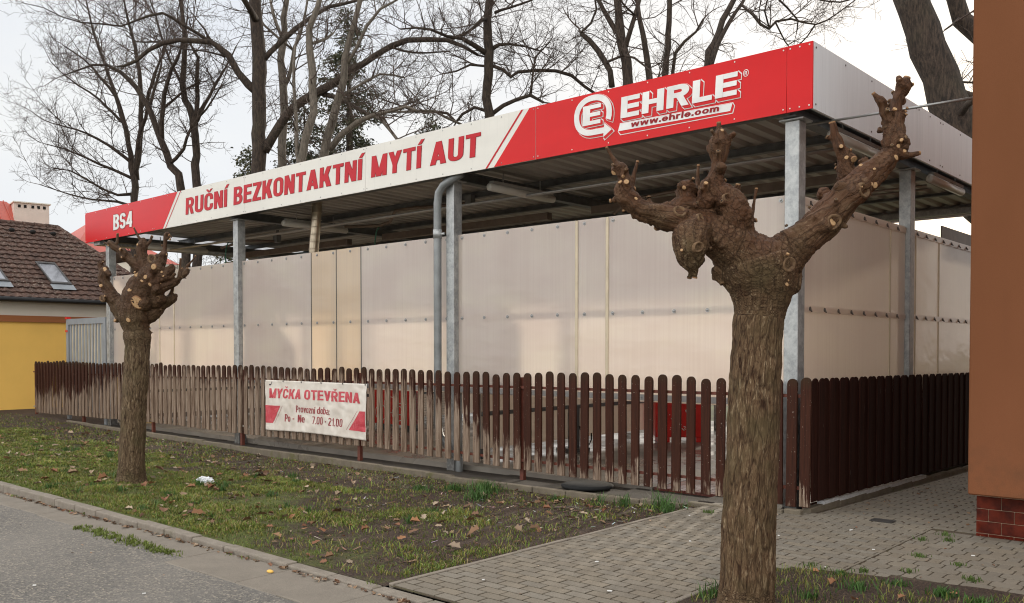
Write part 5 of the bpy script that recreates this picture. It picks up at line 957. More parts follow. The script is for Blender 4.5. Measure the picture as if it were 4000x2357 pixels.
line('-', .80, .845, .16, .285, 'banner_dark_red', 0, 0)
line('Ne', .93, 1.135, .16, .285, 'banner_dark_red', 0, 0, W_=.56, t=.18, h=.13, gap=.06)
line('7.00', 1.345, 1.61, .155, .28, 'banner_dark_red', 0, 0, W_=.52, t=.15, h=.12, gap=.11)
line('-', 1.665, 1.695, .155, .28, 'banner_dark_red', 0, 0)
line('21.00', 1.75, 2.09, .155, .28, 'banner_dark_red', 0, 0, W_=.52, t=.15, h=.12, gap=.11)
for pts in ([(.004, .125), (.215, .125), (.445, .42), (.004, .42)], [(2.24, .125), (2.635, .125), (2.635, .43), (2.50, .43)]):
    b = MB(); b.poly([(x, 0, z) for x, z in pts]); on_banner(b, 'red_corner', 'banner_red')
for pts in ([(.262, .118), (.270, .118), (.505, .42), (.497, .42)], [(2.185, .125), (2.193, .125), (2.445, .43), (2.437, .43)]):
    b = MB(); b.poly([(x, 0, z) for x, z in pts]); on_banner(b, 'stripe', 'banner_dark_red')
b = MB(); b.poly([(.11, 0, .755), (.16, 0, .752), (.175, 0, .775), (.13, 0, .772)]); b.poly([(.158, 0, .757), (.172, 0, .757), (.205, 0, .815), (.197, 0, .817)]); on_banner(b, 'scrawl', 'ink')
for U in (.006, .19, .385, .585, .79, .99):
    b = MB(); p = bn(U * Wd, Hd - .012, .004); b.tube([(p[0], p[1], p[2]), (p[0], p[1] - .004, p[2])], .012, 10); b.tube([(p[0], p[1] - .004, p[2]), (p[0] + .004, .0, p[2] + .035)], .004, 5); b.build('tie', M['dark_frame'], bnr)
for U in (.006, .99):
    b = MB(); p = bn(U * Wd, .012, .004); b.tube([(p[0], p[1], p[2]), (p[0] + .02, .0, p[2] - .03), (p[0] + .03, .02, p[2] - .06)], .004, 5); b.build('tie', M['dark_frame'], bnr)

# ------------------------------------------------------------------ houses
bh = thing('brown_house', (6, 4, 0), 'brown rendered house wall on a dark red tiled plinth at the passage', 'house')
b = MB(); b.box(1.478, 13, -.23, 9.5, .375, 5.7); bevel(b.build('wall', M['brown_wall'], bh), .012)
b = MB(); b.box(1.492, 12.9, .012, 9.4, -.35, .3745); pl = b.build('plinth', M['grout'], bh)
b = MB(); row = 0
for z, z1 in ((-.20, -.092), (-.088, .016), (.020, .122), (.126, .228), (.232, .338)):
    x = 1.488 - (.0 if row % 2 == 0 else .10)
    while x < 5.5:
        a = max(x, 1.488)
        if x + .195 - a > .03:
            b.box(a + .001, x + .195 - .001, .004, .0118, z, z1)
        x += .197
    row += 1
t_ = b.build('tiles', M['tile'], pl); bevel(t_, .0025)
b = MB(); b.tube([(-.30, .5, 3.905), (1.5, .5, 3.885)], .013, 8); tag(b.build('stay_rod', M['pipe_metal'], None, True, (.6, .5, 3.9)), 'thin grey rod spanning from the brown house to the car wash roof', 'rod')
# yellow house at the far end
yh = thing('yellow_house', (-26, 0, 0), 'yellow house with brown tiled hip roof and skylights at the left end', 'house')
b = MB(); b.box(-31, -22, -9, 4.35, -.4, 2.33); b.build('wall', M['yellow_wall'], yh)
b = MB(); b.box(-31, -22.004, -9, 4.35, 2.33, 2.95); b.build('upper_wall', M['cream_wall'], yh)
b = MB(); b.box(-22.001, -21.975, -9, 4.3, -.4, -.02); b.build('base_band', M['brown_band'], yh)
b = MB(); b.box(-22.003, -21.93, -9, 4.36, 2.332, 2.50); b.build('brown_band', M['brown_band'], yh)
b = MB(); b.tube([(-21.62, -9.3, 2.93), (-21.62, 4.6, 2.90)], .07, 10); b.build('gutter', M['black_gutter'], yh, True)
E0, RZ, RX = (-21.66, 2.93), 5.43, -26.0
rt = MB()   # front slope as overlapping pan-tile courses
def slope_pt(t, y): return (E0[0] + (RX - E0[0]) * t, y, E0[1] + (RZ - E0[1]) * t)
nv = Vector((RZ - E0[1], 0, E0[0] - RX)).normalized(); NC = 17
for k in range(NC):
    t0, t1 = k / NC, min(1.0, (k + 1.12) / NC); yr0, yr1 = 4.72 + (3.12 - 4.72) * t0, 4.72 + (3.12 - 4.72) * min(1, t1)
    y = -3.2; yy = []
    while y < yr0: yy.append(y); y += .05
    yy.append(yr0); base = len(rt.v); sag = [R.uniform(-.008, .008) for _ in range(2)]
    for y in yy:
        wv = .028 * (0.5 + .5 * math.sin(y / .22 * 2 * math.pi)) + noise.noise((y * 3, k * 1.3, 0)) * .008
        p = Vector(slope_pt(t0, y)) + nv * (.055 + wv); q = Vector(slope_pt(t1, min(y, yr1))) + nv * (.012 + wv); rt.v += [tuple(p - nv * .035), tuple(p), tuple(q)]
    for i in range(len(yy) - 1): a = base + 3 * i; rt.f += [(a, a + 3, a + 4, a + 1), (a + 1, a + 4, a + 5, a + 2)]
rf = rt.build('roof', M['roof_tile'], yh)
b = MB(); b.poly([slope_pt(0, -9.4), slope_pt(0, 4.72), slope_pt(1, 3.12), slope_pt(1, -9.4)]); b.poly([slope_pt(0, 4.72), (-30.3, 4.72, 2.93), slope_pt(1, 3.12)]); b.poly([(-30.3, 4.72, 2.93), (-30.3, -9.4, 2.93), slope_pt(1, -9.4), slope_pt(1, 3.12)]); b.build('roof_deck', M['roof_tile'], rf)
b = MB()
def ridge_row(p, q, n):
    p, q = Vector(p), Vector(q)
    for i in range(n):
        a, c = p.lerp(q, i / n), p.lerp(q, (i + 1.08) / n); b.tube([tuple(a), tuple(c)], [.11, .095], 8)
ridge_row(slope_pt(1, -3), slope_pt(1, 3.12), 18); ridge_row(slope_pt(1, 3.12), slope_pt(0, 4.75), 14); b.build('ridge_tiles', M['roof_tile'], rf, True)
def skylight(y0, y1, ta, tb):
    P = [Vector(slope_pt(t, y)) + nv * .10 for t, y in ((ta, y0), (ta, y1), (tb, y1), (tb, y0))]
    b = MB(); c = sum(P, Vector()) / 4
    for i in range(4):
        p, q = P[i], P[(i + 1) % 4]; pi, qi = p.lerp(c, .14), q.lerp(c, .14); b.prism([p, q, qi, pi], nv * .035)
    f = b.build('skylight', M['dark_frame'], yh); recalc(f)
    b = MB(); b.poly([p.lerp(c, .12) + nv * .012 for p in P]); b.build('pane', M['glass'], f)
    b = MB(); lo = [Vector(slope_pt(ta - .055, y)) + nv * .085 for y in (y0 - .04, y1 + .04)]; hi = [Vector(slope_pt(ta, y)) + nv * .1 for y in (y0 - .04, y1 + .04)]; b.poly([lo[0], lo[1], hi[1], hi[0]]); b.build('flashing', M['gate_grey'], f)
skylight(1.52, 2.06, .155, .425); skylight(-.02, .44, .155, .425)
b = MB()
for y in (1.58, 2.17, 2.76): p = Vector(slope_pt(.86, y)) + nv * .1; b.sphere(tuple(p), .09, 8, 5, (1, 1, .7))
b.build('roof_vent', M['dark_hole'], yh, True)
# red roofed house behind
rh = thing('red_roofed_house', (-43, 4, 0), 'tall house with red sheet metal roof behind the tiled roof', 'house')
b = MB(); b.box(-52, -41.2, -6, 8.1, -.4, 6.9); b.build('wall', M['cream_wall'], rh)
b = MB(); b.poly([(-40.6, -7, 6.9), (-40.6, 8.6, 6.9), (-42.3, 7.2, 8.55), (-42.3, -7, 8.55)]); b.poly([(-40.6, 8.6, 6.9), (-52.5, 8.6, 6.9), (-50.5, 7.2, 8.55), (-42.3, 7.2, 8.55)]); b.poly([(-42.3, -7, 8.55), (-42.3, 7.2, 8.55), (-50.5, 7.2, 8.55), (-50.5, -7, 8.55)])
rr_ = b.build('roof', M['red_roof'], rh); sm = rr_.modifiers.new('thickness', 'SOLIDIFY'); sm.thickness = .06
b = MB()
for k in range(34): y = -6.8 + k * .42; b.tube([(-40.6, min(y + .0, 8.5), 6.94), (-42.3, min(y, 7.2), 8.60)], .022, 4)
b.build('seams', M['red_roof'], rr_)
b = MB(); b.prism([(-41.3, 7.18, 6.9), (-41.0, 8.62, 6.9), (-42.1, 8.85, 6.9), (-42.4, 7.41, 6.9)], (0, 0, 1.52)); chb = b
b = MB(); b.prism([(-41.22, 7.12, 8.42), (-40.92, 8.68, 8.42), (-42.15, 8.9, 8.42), (-42.45, 7.35, 8.42)], (0, 0, .05)); capb = b
b = MB()
for i in range(5):
    f = .17 + .165 * i + (.03 if i > 1 else -.02); x, y = -41.3 + .3 * f, 7.18 + 1.44 * f; b.box(x - .02, x + .025, y - .055, y + .055, 8.20, 8.33)
ch = recalc(chb.build('chimney', M['chimney'], rr_, extra=[(b, M['dark_hole'])])); recalc(capb.build('chimney_cap', M['cream_wall'], rr_))
ro = thing('pyramid_roofed_house', (-42, 11.5, 0), 'house with red pyramid roof just left of the sign band', 'house')
b = MB(); b.box(-45, -40.2, 9.2, 14, -.4, 6.0); b.build('wall', M['cream_wall'], ro)
b = MB(); ap = (-42.4, 11.2, 8.1); cs = [(-39.5, 8.9, 5.9), (-39.5, 14.4, 5.9), (-45.6, 14.4, 5.9), (-45.6, 8.9, 5.9)]
for i in range(4): b.poly([cs[i], cs[(i + 1) % 4], ap])
b.build('roof', M['red_roof'], ro)
wh = thing('white_outbuilding', (-34, 10.6, 0), 'small white outbuilding with dark roof and window under the car wash eave', 'outbuilding')
b = MB(); b.box(-36, -33.6, 9.0, 11.8, -.4, 5.3); b.build('wall', M['cream_wall'], wh)
b = MB(); b.prism([(-33.3, 8.6, 5.62), (-33.3, 11.9, 4.4), (-33.3, 11.9, 4.56), (-33.3, 8.6, 5.80)], (-3, 0, 0)); recalc(b.build('roof', M['roof_tile'], wh))
b = MB(); b.box(-33.6, -33.56, 9.2, 9.9, 4.2, 4.9); w_ = b.build('window', M['dark_frame'], wh)
b = MB(); b.box(-33.56, -33.55, 9.25, 9.85, 4.25, 4.85); b.build('pane', M['glass'], w_)
# slatted grey gate beside the car wash
gt = thing('slatted_gate', (-16.9, .2, 0), 'grey slatted gate panel beside the far car wash post', 'gate')
b = MB(); b.box(-17.95, -17.83, .17, .23, -.1, 2.30); b.box(-16.0, -15.88, .17, .23, -.1, 2.30); b.box(-17.829, -16.001, .17, .23, 2.17, 2.30); b.box(-17.829, -16.001, .17, .23, .2, .32); b.build('frame', M['gate_grey'], gt)
b = MB()
for k in range(11): x = -17.79 + k * .165; b.box(x, x + .085, .19, .202, .321, 2.169)
b.build('slats', M['gate_grey'], gt)
b = MB(); b.box(-17.83, -16.0, .206, .214, .33, 2.165); b.build('backing', M['profile'], gt)
b = MB()
for z in (2.0, 2.302): b.box(-17.97, -17.86, .155, .245, z, z + .045)
b.build('cap', M['red_plastic'], gt)
# ------------------------------------------------------------------ pollarded trees in the foreground (skeleton: x, y, z, radius in metres from the foot)
CAM_SIDE = Vector((.667, -.745, .024))
def pollard(name, loc, chains, cuts, wounds, label, mat, voxel, trunk_end):
    root = thing(name, loc, label, 'tree'); L0 = Vector(loc)
    # smooth each chain, then fuse everything into one skin
    b = MB(); segs = []
    for ci, ch in enumerate(chains):
        pts = [Vector(n[:3]) for n in ch]; rad = [n[3] for n in ch]
        if len(pts) == 2 and (pts[0] - pts[1]).length < 1e-6:
            b.sphere(tuple(L0 + pts[0]), rad[0], 14, 9); segs.append((pts[0], pts[0] + Vector((0, 0, .001)), rad[0], rad[0], 0)); continue
        P2, r2 = [], []
        for i in range(len(pts) - 1):
            p0, p1, p2, p3 = pts[max(i - 1, 0)], pts[i], pts[i + 1], pts[min(i + 2, len(pts) - 1)]
            for k in range(3):
                t = k / 3; P2.append(.5 * ((2 * p1) + (p2 - p0) * t + (2 * p0 - 5 * p1 + 4 * p2 - p3) * t * t + (3 * p1 - p0 - 3 * p2 + p3) * t ** 3)); r2.append(rad[i] + (rad[i + 1] - rad[i]) * t)
        P2.append(pts[-1]); r2.append(rad[-1])
        thin = rad[-1] < .016 and ci > 0
        if ci > 0 and rad[0] > .02: b.sphere(tuple(L0 + P2[0]), r2[0] * .98, 12, 8)
        if ci > 0 and not thin and rad[-1] > .03: b.sphere(tuple(L0 + P2[-1]), r2[-1] * .95, 12, 8)
        b.tube([tuple(L0 + p) for p in P2], r2, 16); s = 0
        for i in range(len(P2) - 1): segs.append((P2[i], P2[i + 1], r2[i], r2[i + 1], s)); s += (P2[i + 1] - P2[i]).length
    kn = random.Random(len(chains)); knobs = []
    for p, q, ra, rb, s in list(segs):
        if (q - p).length < .002 or p.z < trunk_end + .05 or ra < .028: continue
        for _ in range(2 if kn.random() < .55 else 1):
            if kn.random() < (.45 if trunk_end > 1.9 else .68): continue
            t = kn.random(); c = p.lerp(q, t); r = ra + (rb - ra) * t; dv = (q - p).normalized(); u = dv.orthogonal().normalized(); u.rotate(Matrix.Rotation(kn.uniform(0, 6.283), 3, dv))
            if kn.random() < .62:      # burr
                k = kn.uniform(.22, .42) * min(r, .085); b.sphere(tuple(L0 + c + u * (r * .93)), k, 9, 6, (1, kn.uniform(.7, 1.2), kn.uniform(.7, 1.3)))
            else:                      # sawn shoot
                k = kn.uniform(.008, .017); l = kn.uniform(.02, .055); d = (u + dv * kn.uniform(-.2, .7) + Vector((0, 0, .4))).normalized(); e = c + u * (r * .9) + d * l; b.tube([tuple(L0 + c + u * (r * .7)), tuple(L0 + c + u * (r * .9)), tuple(L0 + e)], [k * 1.7, k * 1.25, k], 9); knobs.append((e, d, k))
    tmp = b.build('tmp', None, root)
    rm = tmp.modifiers.new('r', 'REMESH'); rm.mode = 'VOXEL'; rm.voxel_size = voxel
    sm = tmp.modifiers.new('s', 'SMOOTH'); sm.factor = .5; sm.iterations = 3
    dg = bpy.context.evaluated_depsgraph_get(); me = bpy.data.meshes.new_from_object(tmp.evaluated_get(dg)); bpy.data.objects.remove(tmp)
    n = len(me.vertices); co = np.empty(n * 3, np.float32); me.vertices.foreach_get('co', co); co = co.reshape(-1, 3).astype(np.float64); no = np.empty(n * 3, np.float32); me.vertices.foreach_get('normal', no); no = no.reshape(-1, 3)
    best = np.full(n, 1e9); perp = np.zeros((n, 3)); along = np.zeros(n)
    for p, q, ra, rb, s in [g for g in segs if (g[1] - g[0]).length > .002]:
        p_, q_ = np.array(p), np.array(q); dv = q_ - p_; L = max(np.linalg.norm(dv), 1e-6); t = np.clip(((co - p_) @ dv) / L ** 2, 0, 1); c = p_ + t[:, None] * dv; d = np.linalg.norm(co - c, axis=1) - (ra + (rb - ra) * t)
        m = d < best; best[m] = d[m]; perp[m] = (co - c)[m]; along[m] = (s + t * L)[m]
    bk = np.empty((n, 3)); bk[:, 0] = perp[:, 0] + .6 * perp[:, 2]; bk[:, 1] = perp[:, 1] - .6 * perp[:, 2]; bk[:, 2] = along * .19 + .6 * perp[:, 2]
    head = np.clip((co[:, 2] - trunk_end) / .35, 0, 1)
    disp = np.empty(n); wet = np.empty(n)
    for i in range(n):
        a, bb, cc = bk[i]; z = co[i, 2]
        ed = 1.0 - abs(noise.noise((a * 36, bb * 36, cc * 36))) * 2.2 + .5 * noise.noise((a * 80, bb * 80, cc * 80))
        h = (ed - .55) * .005 + noise.noise((co[i, 0] * 7, co[i, 1] * 7, z * 7)) * (.006 + .012 * head[i]) + noise.noise((co[i, 0] * 19, co[i, 1] * 19, z * 19)) * (.003 + .007 * head[i]) - max(0, .12 - abs(noise.noise((a * 16, bb * 16, cc * 16 + 3)))) * .07 * head[i]
        disp[i] = h; wet[i] = clamp((z - trunk_end + .05 - noise.noise((co[i, 0] * 3, co[i, 1] * 3, z * 3)) * .4) * 1.7 + noise.noise((co[i, 0] * 6 + 5, co[i, 1] * 6, z * 5)) * .5)
    thinness = np.clip(np.linalg.norm(perp, axis=1) / .05, .15, 1)
    co += no * (disp * thinness)[:, None]; me.vertices.foreach_set('co', co.astype(np.float32).ravel())
    at = me.attributes.new('bark', 'FLOAT_VECTOR', 'POINT'); at.data.foreach_set('vector', bk.astype(np.float32).ravel())
    at = me.attributes.new('wet', 'FLOAT', 'POINT'); at.data.foreach_set('value', wet.astype(np.float32))
    me.materials.clear(); me.materials.append(mat); me.polygons.foreach_set('use_smooth', [True] * len(me.polygons)); me.update(); me.name = 'trunk'
    o = bpy.data.objects.new('trunk', me); COL.objects.link(o); o.parent = root; ORG[o.name] = L0
    bv = BVHTree.FromPolygons([Vector(c) for c in co], [tuple(p.vertices) for p in me.polygons])
    def disc(p, r, nm, mm, sink, tilt=.5):
        p = Vector(p); hit = bv.ray_cast(p + CAM_SIDE * 1.0, -CAM_SIDE)
        if hit[0] is None: h, nn = p, CAM_SIDE
        else: h, nn = hit[0], (hit[1] * (1 - tilt) + CAM_SIDE * tilt * .6 + Vector((R.uniform(-.3, .3), R.uniform(-.3, .3), R.uniform(-.1, .5))) * tilt).normalized()
        c = h + nn * (.004 if not sink else .003); u = nn.orthogonal().normalized(); w = nn.cross(u); N = 18; el = R.uniform(.8, 1.15)
        m_ = bpy.data.meshes.new(nm); V, F, A = [], [], []
        for ir, (rr, hh) in enumerate(((0, .0015), (.3, .0015), (.6, .001), (.85, 0), (1.0, -.001), (1.12, -.018))):
            if sink: hh = (-.020, -.016, -.004, .007, .006, -.016)[ir]
            for k in range(N):
                a = 2 * math.pi * k / N; q = 1 + .10 * noise.noise((math.cos(a) * 1.5 + p.x * 9, math.sin(a) * 1.5, p.z * 7)); V.append(tuple(c + (u * math.cos(a) * el + w * math.sin(a) / el) * r * rr * q + nn * hh)); A.append(min(1.0, rr))
        for ir in range(5):
            for k in range(N): F.append((ir * N + k, ir * N + (k + 1) % N, (ir + 1) * N + (k + 1) % N, (ir + 1) * N + k))
        m_.from_pydata(V, [], F); a_ = m_.attributes.new('ring', 'FLOAT', 'POINT'); a_.data.foreach_set('value', A); m_.materials.append(M[mm]); m_.polygons.foreach_set('use_smooth', [True] * len(F))
        d_ = bpy.data.objects.new(nm, m_); COL.objects.link(d_); d_.parent = root
    for x, y, z, r in cuts: disc((x, y, z), r * R.uniform(.65, 1.0), 'cut_face', 'cut', False)
    for x, y, z, r in wounds: disc((x, y, z), r, 'healed_wound', 'wound', True, .25)
    # sawn ends of the stubs
    stubs = [(Vector(ch[-1][:3]), (Vector(ch[-1][:3]) - Vector(ch[-2][:3])).normalized(), ch[-1][3]) for ci, ch in enumerate(chains) if ci and len(ch) > 2 and .008 < ch[-1][3] < .024]
    for p, dr, r_ in stubs + knobs:
        if True:
            u = dr.orthogonal().normalized(); w = dr.cross(u); r = r_ * .93; V, F, A = [tuple(p + dr * .005)], [], [0.0]; N = 14
            for k in range(N): a = 2 * math.pi * k / N; V.append(tuple(p + dr * .004 + (u * math.cos(a) + w * math.sin(a)) * r)); A.append(.95)
            for k in range(N): a = 2 * math.pi * k / N; V.append(tuple(p - dr * .006 + (u * math.cos(a) + w * math.sin(a)) * r * 1.02)); A.append(1.0)
            F = [(0, 1 + k, 1 + (k + 1) % N) for k in range(N)] + [(1 + k, 1 + N + k, 1 + N + (k + 1) % N, 1 + (k + 1) % N) for k in range(N)]
            m_ = bpy.data.meshes.new('cut_face'); m_.from_pydata(V, [], F); a_ = m_.attributes.new('ring', 'FLOAT', 'POINT'); a_.data.foreach_set('value', A); m_.materials.append(M['cut' if (p, dr, r_) in stubs or R.random() < .5 else 'wound']); d_ = bpy.data.objects.new('cut_face', m_); COL.objects.link(d_); d_.parent = root
    return root
pollard('pollarded_tree', (1.06, -3.38, 0.0), BIG, BIG_CUTS, BIG_HOLLOWS, 'large gnarled pollarded tree in front of the corner post, limbs cut to stubs', M['bark_big'], .0085, 1.95)
pollard('pollarded_tree', (-7.16, -3.37, -.03), SMALL, SMALL_CUTS, SMALL_HOLLOWS, 'small knobbly pollarded tree on the grass at the left', M['bark_small'], .0105, 1.75)

# ------------------------------------------------------------------ bare trees behind
def wander(p, d, L, n, up, wob, rng):
    pts = [p.copy()]; d = d.normalized(); st = L / n
    for _ in range(n):
        d = (d + Vector((rng.gauss(0, wob), rng.gauss(0, wob), rng.gauss(0, wob) + up))).normalized(); p = p + d * st; pts.append(p.copy())
    return pts
def bare_tree(name, data, label, bmat, seed, dens=1.0, up=.10, droop=0.0, reach=1.0):
    rng = random.Random(seed); base, chains = data; root = thing(name, base, label, 'tree', 'bare trees behind the car wash'); B0 = Vector(base)
    t = MB(); c = MB(); tips = []
    for ci, ch in enumerate(chains):
        P = [Vector(n[:3]) for n in ch]; rad = [n[3] for n in ch]; P2, r2 = [], []
        for i in range(len(P) - 1):
            p0, p1, p2, p3 = P[max(i - 1, 0)], P[i], P[i + 1], P[min(i + 2, len(P) - 1)]; k_ = max(1, min(6, int((p2 - p1).length / .35)))
            for k in range(k_):
                s = k / k_; q = .5 * ((2 * p1) + (p2 - p0) * s + (2 * p0 - 5 * p1 + 4 * p2 - p3) * s * s + (3 * p1 - p0 - 3 * p2 + p3) * s ** 3)
                rr = .9 * (rad[i] + (rad[i + 1] - rad[i]) * s); jit = min(rr * .22, .03); q = q + Vector((rng.gauss(0, jit), rng.gauss(0, jit), rng.gauss(0, jit))); P2.append(q); r2.append(rr * rng.uniform(.95, 1.06))
        P2.append(P[-1]); r2.append(rad[-1])
        if ci == 0:   # root flare
            r2[0] *= 1.25
        t.tube([tuple(B0 + q) for q in P2], r2, 10 if rad[0] > .12 else 7)
        # side branches
        acc = 0
        for i in range(len(P2) - 1):
            L = (P2[i + 1] - P2[i]).length; acc += L; z = P2[i].z; rr = r2[i]
            stp = (.30 if rr < .06 else .55 if rr < .14 else 1.1) / dens
            if z < 3.6 and ci == 0 and rr > .12: acc = 0; continue
            while acc > stp:
                acc -= stp * rng.uniform(.7, 1.3); d0 = (P2[i + 1] - P2[i]).normalized(); pr = d0.orthogonal(); pr.rotate(Matrix.Rotation(rng.uniform(0, 6.283), 3, d0)); side = (d0 * rng.uniform(.35, .9) + pr * rng.uniform(.7, 1.1)).normalized()
                if side.z < -.2: side.z *= -.4
                BL = rng.uniform(.7, 1.9) * reach * (1.15 if rr < .1 else .9); tips.append((P2[i].lerp(P2[i + 1], rng.random()), side, BL, min(rr * .5, .020), 1))
        tips.append((P2[-1], (P2[-1] - P2[-2]).normalized(), rng.uniform(.8, 1.5), max(.006, r2[-1] * .7), 1))
    while tips:
        p, d, L, r, lev = tips.pop(); n = 5 if lev == 1 else (4 if lev == 2 else 2)
        pts = wander(p, d, L, n, up * (.5 if lev > 1 else .8) - droop * (lev == 1), (.20, .24, .28)[lev - 1], rng); rs = [r + (max(.0036, r * .35) - r) * k / n for k in range(n + 1)]
        c.tube([tuple(B0 + q) for q in pts], rs, 5 if lev == 1 else (4 if lev == 2 and r > .008 else 3), False)
        if lev == 3: continue
        cnt = int((L * (5.2 if lev == 1 else 8.5)) * rng.uniform(.75, 1.25) * dens)
        for k in range(cnt):
            f = rng.uniform(.12, 1.0) * n; i = min(int(f), n - 1); q = pts[i].lerp(pts[i + 1], f - i); d0 = (pts[i + 1] - pts[i]).normalized(); pr = d0.orthogonal(); pr.rotate(Matrix.Rotation(rng.uniform(0, 6.283), 3, d0)); sd_ = (d0 * rng.uniform(.5, 1.1) + pr * rng.uniform(.5, .95)).normalized()
            tips.append((q, sd_, L * rng.uniform(.28, .55) if lev == 1 else rng.uniform(.12, .38), max(.0046, rs[i] * .6) if lev == 1 else .0040, lev + 1))
    t.build('trunk', M[bmat], root, True); c.build('crown', M['twig'], root)
    return root
bare_tree('bare_tree', TREE_A, 'bare many stemmed tree fanning out at the left above the house roofs', 'bark_dark', 1, 0.92, .16, .0, 1.25)
bare_tree('bare_tree', TREE_B, 'bare tree with trunk leaning left above the red left end of the sign', 'bark_dark', 2, 1.0)
bare_tree('bare_tree', TREE_C, 'bare tree with sinuous upright trunk above the first word of the sign', 'bark_dark', 3, 1.0)
bare_tree('bare_tree', TREE_D, 'thick dark bare tree with long limbs arching left and right', 'bark_dark', 4, 0.95)
bare_tree('bare_tree', TREE_E, 'pale barked straight tree just right of the thick dark trunk', 'bark_grey', 5, 0.8)
bare_tree('bare_tree', TREE_F, 'pale grey slender tree behind the flue cap', 'bark_grey', 6, 0.8)
bare_tree('bare_tree', TREE_G, 'grey forked bare tree right of the flue cap, leaning right', 'bark_grey', 7, 0.95)
bare_tree('bare_tree', TREE_H, 'single straight bare trunk above the middle of the sign with crooked low limbs', 'bark_dark', 8, 1.1)
bare_tree('bare_tree', TREE_I, 'bare tree forking into several stems above the ring mark of the sign', 'bark_dark', 9, 0.95)
bare_tree('bare_tree', TREE_J, 'thin bare stems with a long drooping branch above the right end of the sign', 'bark_dark', 10, 0.8)
bare_tree('bare_tree', TREE_K, 'massive leaning trunk behind the right end of the car wash roof', 'bark_dark', 11, 0.6)
bare_tree('bare_tree', TREE_L, 'dark trunk at the edge of the brown house, behind the massive leaning trunk', 'bark_dark', 12, 0.6)
# conifers and evergreen undergrowth behind the trunks
def conifer(loc, H, R0, label, seed, z0=1.2, cnt=60, tone=1.0, nm='conifer'):
    rng = random.Random(seed); root = thing(nm, loc, label, 'tree' if nm == 'conifer' else 'shrub'); B0 = Vector(loc); t = MB(); t.tube([tuple(B0 + Vector((0, 0, -.1))), tuple(B0 + Vector((.05, .05, H * .5))), tuple(B0 + Vector((0, 0, H)))], [H * .018 + .03, H * .011 + .02, .01], 8); c = MB()
    for k in range(cnt):
        f = (k + rng.random()) / cnt; z = z0 + (H - z0) * f; L = R0 * (1 - f) ** .75 * rng.uniform(.55, 1.15) + .25; a = rng.uniform(0, 6.283)
        pts = wander(B0 + Vector((0, 0, z)), Vector((math.cos(a), math.sin(a), .15)), L, 6, -.10, .10, rng); t.tube([tuple(q) for q in pts], [.022 * (1 - f) + .006, .02 * (1 - f) + .005] + [.012 * (1 - f) + .004] * 4 + [.004], 4, False)
        for i in range(int(L * 230)):
            u = rng.random() ** .8 * 6; j = min(int(u), 5); q = pts[j].lerp(pts[j + 1], u - j) + Vector((rng.gauss(0, .16), rng.gauss(0, .16), rng.gauss(-.08, .12))); d = Vector((math.cos(a) + rng.gauss(0, .7), math.sin(a) + rng.gauss(0, .7), rng.gauss(-.55, .5))).normalized(); s = rng.uniform(.07, .19); w = d.orthogonal(); w.rotate(Matrix.Rotation(rng.uniform(0, 6.28), 3, d)); w = w.normalized() * s * .22
            k2 = rng.uniform(.55, 1.5) * tone; col = (.048 * k2, .054 * k2, .022 * k2) if rng.random() < .75 else (.095 * k2, .080 * k2, .04 * k2); c.poly([q - w * .4, q + d * s * .5 - w, q + d * s, q + d * s * .5 + w], col)
    t.build('trunk', M['bark_dark'], root); c.build('crown', M['needle'], root)
conifer((-26.5, 15.0, 0), 15.8, 3.0, 'dark green conifer behind the pale slender trunks', 21, 2.0, 90)
conifer((-26.2, 12.6, 0), 11.6, 2.6, 'short dark conifer left of the thick dark trunk, lower than the other', 22, 1.5, 60, .9)
conifer((-23.5, 17.0, 0), 11.2, 2.6, 'feathery conifer right of the flue cap behind the forked trunk', 23, 2.0, 80, 1.1)
conifer((-27.2, 10.8, 0), 9.4, 2.0, 'brownish green bush behind the sign, left of the conifers', 24, .4, 60, 1.5, 'shrub')
conifer((-20.0, 10.5, 0), 4.3, 2.4, 'evergreen shrub seen under the car wash roof', 25, .2, 70, .8, 'shrub')
conifer((-24.5, 12.2, 0), 4.6, 2.2, 'dark evergreen shrub between the bare trunks left of the car wash', 26, .2, 60, .8, 'shrub')
conifer((-29.5, 13.5, 0), 5.0, 2.2, 'dark evergreen shrub behind the tiled hip roof', 27, .2, 60, .8, 'shrub')
def thicket(loc, r, H, n, label, seed):
    rng = random.Random(seed); root = thing('shrub', loc, label, 'shrub'); c = MB(); B0 = Vector(loc)
    for k in range(n):
        p = Vector((rng.uniform(-r, r), rng.uniform(-r, r), -.1)); pts = wander(B0 + p, Vector((rng.gauss(0, .3), rng.gauss(0, .3), 1)), H * rng.uniform(.6, 1.1), 6, .04, .14, rng); c.tube([tuple(q) for q in pts], [.02, .016, .013, .011, .009, .007, .004], 4, False)
        for i in range(34):
            u = rng.uniform(1, 6); j = min(int(u), 5); q = pts[j].lerp(pts[j + 1], u - j); s = wander(q, Vector((rng.gauss(0, 1), rng.gauss(0, 1), rng.uniform(.1, 1))), rng.uniform(.3, .9), 3, .05, .25, rng); c.tube([tuple(v) for v in s], [.006, .005, .0045, .004], 3, False)
            for _ in range(3): s2 = wander(s[rng.randrange(1, 4)], Vector((rng.gauss(0, 1), rng.gauss(0, 1), rng.uniform(-.2, 1))), rng.uniform(.15, .4), 2, .0, .3, rng); c.tube([tuple(v) for v in s2], [.0045, .004, .0035], 3, False)
    c.build('branches', M['twig'], root)
thicket((-26.0, 9.6, 0), 1.8, 5.6, 26, 'leafless brown thicket under the leaning tree behind the sign', 31)
thicket((-29.0, 9.0, 0), 1.5, 4.8, 20, 'leafless brown thicket between house and car wash', 32)
thicket((-22.5, 11.5, 0), 2.0, 5.2, 24, 'leafless thicket at the foot of the thick dark trunk', 33)

